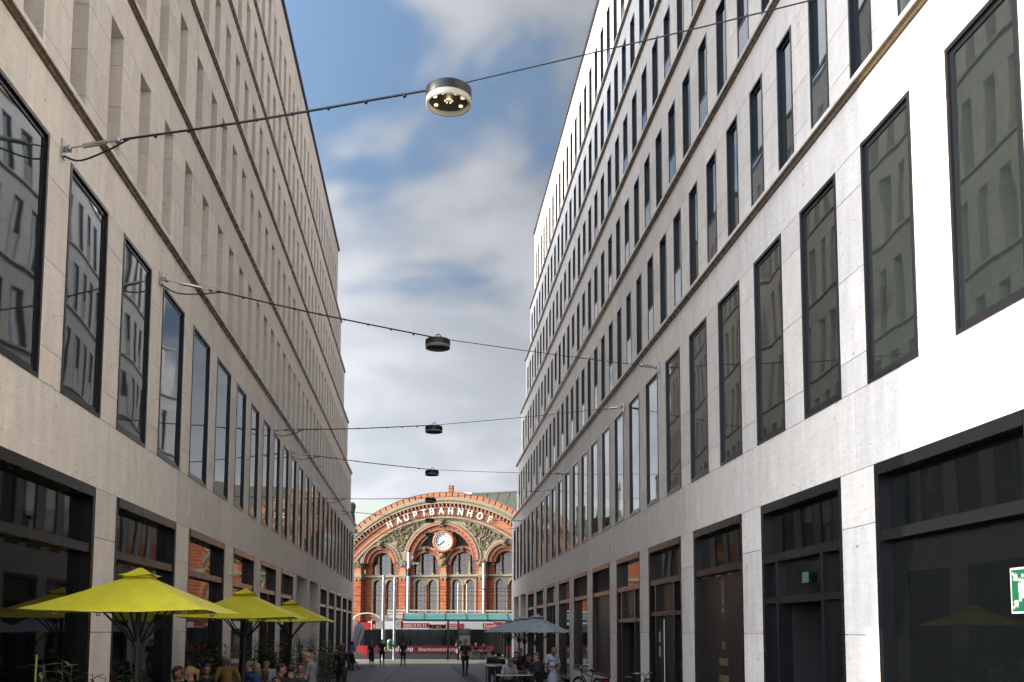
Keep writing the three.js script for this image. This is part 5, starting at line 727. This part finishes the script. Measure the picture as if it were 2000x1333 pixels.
{ const q = atD(690, 56), s = thing('stroller', 'dark folding stroller with small wheels near the flag', 'stroller', q, 2.6); part('seat', merge([new THREE.BoxGeometry(0.36, 0.42, 0.06).rotateX(-0.5).translate(0, 0.62, -0.08), new THREE.BoxGeometry(0.36, 0.06, 0.3).translate(0, 0.42, 0.08)]), M.black, s); part('frame', merge([rod([-0.2, 1.0, -0.35], [-0.2, 0.1, 0.3], 0.014), rod([0.2, 1.0, -0.35], [0.2, 0.1, 0.3], 0.014), rod([-0.2, 0.55, 0], [-0.2, 0.1, -0.3], 0.012), rod([0.2, 0.55, 0], [0.2, 0.1, -0.3], 0.012), rod([-0.2, 1.0, -0.35], [0.2, 1.0, -0.35], 0.016)]), M.galv, s); for (const [x, z] of [[-0.2, 0.3], [0.2, 0.3], [-0.2, -0.3], [0.2, -0.3]]) part('wheel', new THREE.TorusGeometry(0.08, 0.022, 6, 16).rotateY(Math.PI / 2).translate(x, 0.1, z), M.black, s); part('hood', new THREE.SphereGeometry(0.2, 12, 6, 0, Math.PI, 0, 1.5).rotateX(-0.6).translate(0, 0.78, -0.05), std([0.3, 0.3, 0.3], 0.8), s); }
for (const [px, d, l] of [[362, 19.1, 'dark table between the two women at the planter'], [425, 21.3, 'dark table under the bending person'], [524, 23.4, 'dark table among the crowded seats'], [556, 23.0, 'dark table before the charcoal shirt']]) table(l, X(px, d), d, 0.7, 0.7, 0.74);
// right terrace
seated('person in dark jacket seen from behind at the high bench, beside a friend', 963, 38.2, 175, { h: 1.74, top: [0.02, 0.021, 0.027], hair: blackC, sleeve: 'long', cell: 0.026 });
seated('person in black with rounded back, next along the bench', 976, 36.6, 185, { h: 1.72, top: blackC, hair: blackC, sleeve: 'long', lean: 0.14, cell: 0.026 });
seated('person in white T-shirt and straw hat eating at the bench table', 993, 31.0, 10, { h: 1.72, top: [0.42, 0.42, 0.45], hair: blackC, hat: [0.16, 0.12, 0.06], lean: 0.16, nod: 0.2, armL: [[0.26, 0.68, 0.14], [0.08, 0.8, 0.32]], armR: [[-0.26, 0.68, 0.14], [-0.06, 0.78, 0.34]], cell: 0.022 });
seated('person with dark curly head behind the straw hat', 1008, 36.2, 0, { h: 1.74, top: blackC, hair: blackC, cell: 0.028 });
seated('person with dark hair half hidden by the parasol pole', 1016, 38.8, 0, { h: 1.82, top: blackC, hair: blackC, cell: 0.028 });
seated('person in dark shirt and blue cap turned to the wall', 1028, 33.8, 60, { h: 1.7, top: [0.02, 0.022, 0.03], hair: [0.03, 0.06, 0.16], cell: 0.026 });
seated('person in charcoal shirt with back turned beside the white jacket', 1050, 30.2, 200, { h: 1.84, top: [0.024, 0.025, 0.03], hair: brown, lean: 0.02, look: 70, cell: 0.022 });
person('person in white short-sleeved jacket over black top checking a phone', atD(1079, 30.4), 12, { h: 1.66, fem: 1, top: [0.4, 0.43, 0.56], bottom: [0.06, 0.08, 0.1], skirt: 0.34, skirtCol: [0.4, 0.43, 0.56], hair: [0.2, 0.12, 0.04], hairStyle: 'short', skin: [0.3, 0.145, 0.08], belly: 0.11, armR: [[-0.27, 1.06, 0.04], [-0.06, 1.06, 0.27]], armL: [[0.26, 1.08, 0.0], [0.16, 0.98, 0.2]], grip: 1, nod: 0.2, phone: -1, phoneLabel: 'black phone in the hand of the person in the white jacket', cell: 0.018 });
table('long dark bench table before the straw hat, pale metal edge', X(1004, 30.0), 30.0, 1.1, 0.6, 0.78);
table('high dark bar table with thin legs beside the seated backs', X(966, 33), 33, 0.6, 1.5, 0.98);
table('low dark table between the benches near the wall', X(1020, 33), 33, 0.7, 0.8, 0.76);

// ---------------------------------------------------------------- bicycles
function bicycle(label, pos, turn) {
  const b = thing('bicycle', label, 'bicycle', pos, turn), R = 0.34;
  for (const x of [-0.53, 0.53]) { const w = part('wheel', new THREE.TorusGeometry(R, 0.02, 8, 36).translate(x, R, 0), M.black, b); part('rim', new THREE.TorusGeometry(R - 0.03, 0.009, 6, 36).translate(x, R, 0), M.steel, w); part('spoke', merge(Array.from({ length: 14 }, (_, i) => rod([x, R, 0], [x + (R - 0.03) * Math.cos(i * 0.449), R + (R - 0.03) * Math.sin(i * 0.449), 0], 0.002, 0.002, 4))), M.steel, w); part('mudguard', new THREE.TorusGeometry(R + 0.035, 0.022, 5, 20, 2.6).rotateZ(0.3).translate(x, R, 0), M.black, w); }
  part('frame', merge([rod([-0.53, R, 0], [-0.12, 0.3, 0], 0.014), rod([-0.53, R, 0], [-0.2, 0.78, 0], 0.011), rod([-0.12, 0.3, 0], [-0.24, 0.9, 0], 0.018), rod([-0.12, 0.3, 0], [0.36, 0.82, 0], 0.02), rod([-0.2, 0.74, 0], [0.36, 0.88, 0], 0.018), rod([0.38, 0.98, 0], [0.34, 0.72, 0], 0.02), rod([0.34, 0.72, 0], [0.53, R, 0], 0.014)]), std([0.02, 0.022, 0.025], 0.35, 0.3), b);
  part('handlebar', merge([tube([[0.22, 1.08, -0.3], [0.34, 1.1, -0.26], [0.42, 1.08, -0.1], [0.42, 1.06, 0], [0.42, 1.08, 0.1], [0.34, 1.1, 0.26], [0.22, 1.08, 0.3]], 0.012, 24, 8), rod([0.38, 0.95, 0], [0.42, 1.06, 0], 0.015)]), M.steel, b); for (const s of [-1, 1]) { part('grip', rod([0.12, 1.07, s * 0.31], [0.24, 1.085, s * 0.3], 0.018), M.black, b); part('brake_cable', tube([[0.3, 1.08, s * 0.22], [0.48, 1.0, s * 0.1], [0.4, 0.85, 0.02]], 0.005, 12, 5), M.black, b); }
  part('saddle', new THREE.SphereGeometry(0.14, 14, 8).scale(1, 0.4, 0.7).translate(-0.25, 0.95, 0), M.black, b); part('bell', new THREE.SphereGeometry(0.035, 10, 6).translate(0.4, 1.1, 0.12), M.steel, b); part('headlight', new THREE.CylinderGeometry(0.035, 0.05, 0.07, 12).rotateZ(-Math.PI / 2).translate(0.47, 0.95, 0), M.steel, b);
  part('rear_light', box(-0.98, -0.94, 0.62, 0.68, -0.05, 0.05), std([0.4, 0.01, 0.015], 0.3), b); part('carrier', merge([rod([-0.28, 0.74, -0.06], [-0.9, 0.72, -0.06], 0.008), rod([-0.28, 0.74, 0.06], [-0.9, 0.72, 0.06], 0.008), rod([-0.88, 0.72, -0.06], [-0.53, R, -0.06], 0.008)]), M.galv, b); part('crank', merge([new THREE.CylinderGeometry(0.09, 0.09, 0.01, 20).rotateX(Math.PI / 2).translate(-0.12, 0.3, 0.05), rod([-0.12, 0.3, 0.07], [0.02, 0.2, 0.07], 0.01), rod([-0.12, 0.3, -0.07], [-0.26, 0.4, -0.07], 0.01)]), M.steel, b);
  if (label.includes('bag')) { const g = part('saddle_bag', new THREE.BoxGeometry(0.36, 0.34, 0.16, 2, 2, 2).translate(-0.62, 0.55, 0.16), M.black, b); }
  return b;
}
bicycle('black bicycle with saddle bag and red rear light behind the white jacket', [5.05, 0, -29.2], 2.0);
bicycle('black bicycle with bare chrome handlebars leaning by the doorway', [5.35, 0, -23.9], -1.1);

// ---------------------------------------------------------------- flags
{
  const flag = (label, px, pb, d, lean, txt, turn) => {
    const f = foot(px, pb), t = thing('teardrop_flag', label, 'flag', [X(px, d), groundY(d), -d], turn);
    const s = new THREE.Shape(); s.moveTo(0, 0.75); s.bezierCurveTo(0.02, 1.6, 0.0, 2.2, 0.12, 2.65); s.bezierCurveTo(0.25, 2.98, 0.62, 2.95, 0.70, 2.6); s.bezierCurveTo(0.74, 2.2, 0.45, 1.7, 0, 0.75);
    const g = new THREE.ExtrudeGeometry(s, { depth: 0.008, bevelEnabled: false, curveSegments: 20 }), p = g.attributes.position, uv = g.attributes.uv; for (let i = 0; i < p.count; i++) { uv.setXY(i, p.getX(i) / 0.8, (p.getY(i) - 0.7) / 2.3); p.setZ(i, p.getZ(i) + 0.03 * Math.sin(p.getY(i) * 3)); } g.computeVertexNormals();
    const m = texPlane(0.8, 2.3, 300, (q, w, h) => { q.fillStyle = '#dcdcec'; q.fillRect(0, 0, w, h); q.fillStyle = '#a3161f'; q.save(); q.translate(w * 0.36, h * 0.46); q.rotate(-1.28); q.scale(1, -1); q.font = 'bold ' + (w * 0.24 | 0) + 'px sans-serif'; q.textAlign = 'center'; q.fillText(txt, 0, w * 0.08, h * 0.72); q.restore(); });
    part('cloth', g, m, t); part('pole', tube([[0, 0.1, 0], [0, 0.8, 0], [-0.01, 2.0, 0], [0.1, 2.62, 0], [0.36, 2.93, 0], [0.6, 2.85, 0]], 0.014, 30, 6), M.galv, t); part('base', merge([new THREE.BoxGeometry(0.6, 0.05, 0.4).translate(0, 0.03, 0), new THREE.CylinderGeometry(0.05, 0.06, 0.12, 12).translate(0, 0.1, 0)]), std([0.12, 0.13, 0.15], 0.6), t);
    return t;
  };
  flag('white teardrop flag with red lettering read from behind, beside the building corner', 692, 1294, 66, 0, 'WOOLWORTH', -0.1);
  flag('narrow white teardrop flag half hidden behind the lettered one', 689.5, 1294, 67.5, 0, 'WOOLWORTH', 0.9);
}

// ---------------------------------------------------------------- assembly point sign on the right wall
{
  const rs = ray(1975, 1155), d = (5.61 * K - 0.06) / rs.x * -rs.z, t = thing('assembly_sign', 'green assembly point sign with white arrows and people on the dark shop front', 'sign', [5.61 * K - 0.06, at(1975, 1155, d).y, -d + 0.02], -Math.PI / 2), S = 0.46;
  // local x runs toward the eye on this wall
  part('plate', box(-0.02, S, -S / 2, S / 2, -0.01, 0), std([0.5, 0.49, 0.42], 0.5), t); part('green_field', box(0.0, S - 0.02, -S / 2 + 0.02, S / 2 - 0.02, 0, 0.002), std([0.003, 0.085, 0.035], 0.45), t);
  const wm = std([0.42, 0.41, 0.35], 0.5), arrow = (x, y, a) => { const s = new THREE.Shape(); s.moveTo(-0.012, -0.055); s.lineTo(0.012, -0.055); s.lineTo(0.012, 0.0); s.lineTo(0.034, -0.02); s.lineTo(0.034, 0.012); s.lineTo(0, 0.048); s.lineTo(-0.034, 0.012); s.lineTo(-0.034, -0.02); s.lineTo(-0.012, 0.0); const m = part('arrow', new THREE.ExtrudeGeometry(s, { depth: 0.002, bevelEnabled: false }), wm, t); m.position.set(x, y, 0.0025); m.rotation.z = a; m.scale.setScalar(1.15); };
  const C0 = S / 2 - 0.01; for (const [sx, sy, a] of [[-1, 1, -2.36], [1, 1, 2.36], [-1, -1, -0.785], [1, -1, 0.785]]) arrow(C0 + sx * 0.155, sy * 0.135, a);
  const man = (x, y, k) => part('pictogram', merge([new THREE.CylinderGeometry(0.02, 0.02, 0.002, 16).rotateX(Math.PI / 2).translate(x, y + 0.105 * k, 0.0035), box(x - 0.026, x + 0.026, y - 0.01, y + 0.075 * k, 0.0025, 0.0045), box(x - 0.02, x - 0.002, y - 0.11, y - 0.01, 0.0025, 0.0045), box(x + 0.002, x + 0.02, y - 0.11, y - 0.01, 0.0025, 0.0045)]), wm, t);
  man(C0 - 0.085, 0.0, 1); man(C0 + 0.085, 0.0, 1); man(C0 - 0.035, 0.03, 1.1); man(C0 + 0.035, 0.03, 1.1);
  part('bracket', box(0.1, 0.3, -0.1, 0.1, -0.12, -0.01), M.black, t);
}

// ---------------------------------------------------------------- planting on the left terrace
{
  const leaf = (L, w) => { const pos = [], idx = [], n = 6; for (let i = 0; i <= n; i++) { const t = i / n, ww = w * Math.sin(Math.PI * Math.min(1, t * 0.94 + 0.03)) ** 0.8, y = -0.18 * L * t * t; pos.push(-ww / 2, y + 0.12 * ww, t * L, 0, y, t * L, ww / 2, y + 0.12 * ww, t * L); } for (let i = 0; i < n; i++) for (const k of [0, 1]) { const a = i * 3 + k; idx.push(a, a + 1, a + 3, a + 1, a + 4, a + 3); } const g = new THREE.BufferGeometry(); g.setAttribute('position', new THREE.Float32BufferAttribute(pos, 3)); g.setIndex(idx); g.computeVertexNormals(); return g; };
  const greens = [[0.045, 0.085, 0.025], [0.06, 0.1, 0.03], [0.08, 0.11, 0.03], [0.2, 0.075, 0.03]].map(c => phy(c, 0.45, { transmission: 0.1 })), stemM = std([0.06, 0.05, 0.025], 0.8);
  const leaves = [leaf(0.17, 0.05), leaf(0.14, 0.045), leaf(0.2, 0.055)];
  const shrub = (label, x, d, h, n, spread, seed, single, planter) => {
    const s = thing('shrub', label, 'plant', [x, groundY(d), -d]), r = mulberry(seed), stems = [], all = [];
    if (planter) part('planter', merge([box(-spread, spread, 0, 0.55, -0.28, 0.28)]), std([0.025, 0.025, 0.027], 0.6), s);
    for (let i = 0; i < n; i++) {
      const a = r() * 7, rr = Math.sqrt(r()) * spread * 0.85, bx = Math.cos(a) * rr, bz = Math.sin(a) * rr * 0.5, hh = h * (0.62 + 0.38 * r()), tx = bx + (r() - 0.5) * 0.3, tz = bz + (r() - 0.5) * 0.3, b0 = planter ? 0.5 : 0; stems.push(rod([bx, b0, bz], [tx, hh, tz], 0.007, 0.004, 5));
      const nl = single ? 8 : 34; for (let k = 0; k < nl; k++) { const f = single ? 0.72 + 0.28 * k / nl : 0.15 + 0.85 * k / nl, m = new THREE.Object3D(); m.position.set(bx + (tx - bx) * f, b0 + (hh - b0) * f, bz + (tz - bz) * f); m.rotation.set(-0.75 + r() * 0.9, k * 2.4 + r(), (r() - 0.5) * 0.5, 'YXZ'); const sc = 0.75 + 0.5 * r(); m.scale.setScalar(single ? sc : sc * 0.8); m.updateMatrix(); const g = leaves[(r() * 3) | 0], mt = (r() * 3.6) | 0; if (single) { const q = part('leaf', g, greens[mt], s); q.position.copy(m.position); q.rotation.copy(m.rotation); q.scale.copy(m.scale); } else (all[mt] ??= []).push(g.clone().applyMatrix4(m.matrix)); }
    }
    part('stem', merge(stems), stemM, s); all.forEach((a, i) => a && part('foliage', merge(a), greens[i], s));
    return s;
  };
  shrub('leafy shrub with red-tipped leaves below the dark shop window corner', X(20, 11.3), 11.3, 1.78, 9, 0.34, 3, true, true);
  shrub('leafy shrub with red-tipped leaves beside the green bamboo cane', X(110, 11.9), 11.9, 1.85, 9, 0.34, 5, true, true);
  shrub('leafy shrub with red-tipped leaves in front of the stone pier', X(196, 12.6), 12.6, 1.84, 10, 0.38, 9, true, true);
  shrub('low leafy shrub beneath the pole of the largest yellow parasol', X(278, 13.3), 13.3, 1.66, 8, 0.34, 12, true, true);
  const bam = thing('bamboo_cane', 'single green and yellow bamboo cane rising from the shrubs', 'plant', [X(73, 11.6), 0, -11.6]); const segs = []; for (let i = 0; i < 6; i++) { segs.push(rod([0, i * 0.31, 0], [0.004, i * 0.31 + 0.3, 0], 0.012, 0.011, 10), new THREE.TorusGeometry(0.012, 0.003, 5, 12).rotateX(Math.PI / 2).translate(0, i * 0.31 + 0.305, 0)); } part('cane', merge(segs), phy([0.16, 0.17, 0.03], 0.4), bam);
  let i = 0; for (const [px, d, hh, l] of [[562, 27.5, 2.0, 'dense dark hedge shrub behind the seated crowd by the passage'], [592, 27.8, 2.1, 'dense dark hedge shrub behind the blonde in grey'], [622, 28.8, 2.0, 'dense dark hedge shrub between the blonde and the long-haired person'], [642, 30.2, 1.9, 'dense dark hedge shrub beside the long-haired person in jeans'], [503, 27.8, 1.95, 'dense dark hedge shrub behind the blue shirt'], [533, 27.6, 2.0, 'dense dark hedge shrub behind the white shirt'], [416, 24.6, 1.9, 'dense dark hedge shrub behind the bending person'], [381, 23.2, 1.8, 'dense dark hedge shrub behind the two women']]) shrub(l, X(px, d), d, hh, 22, 0.55, 30 + i++, false, true);
}

// ---------------------------------------------------------------- render
const renderer = new THREE.WebGLRenderer({ antialias: true });
renderer.toneMapping = THREE.LinearToneMapping; renderer.toneMappingExposure = EXPOSURE; renderer.shadowMap.enabled = true;
renderer.setSize(1024, 682);
renderer.render(scene, camera);
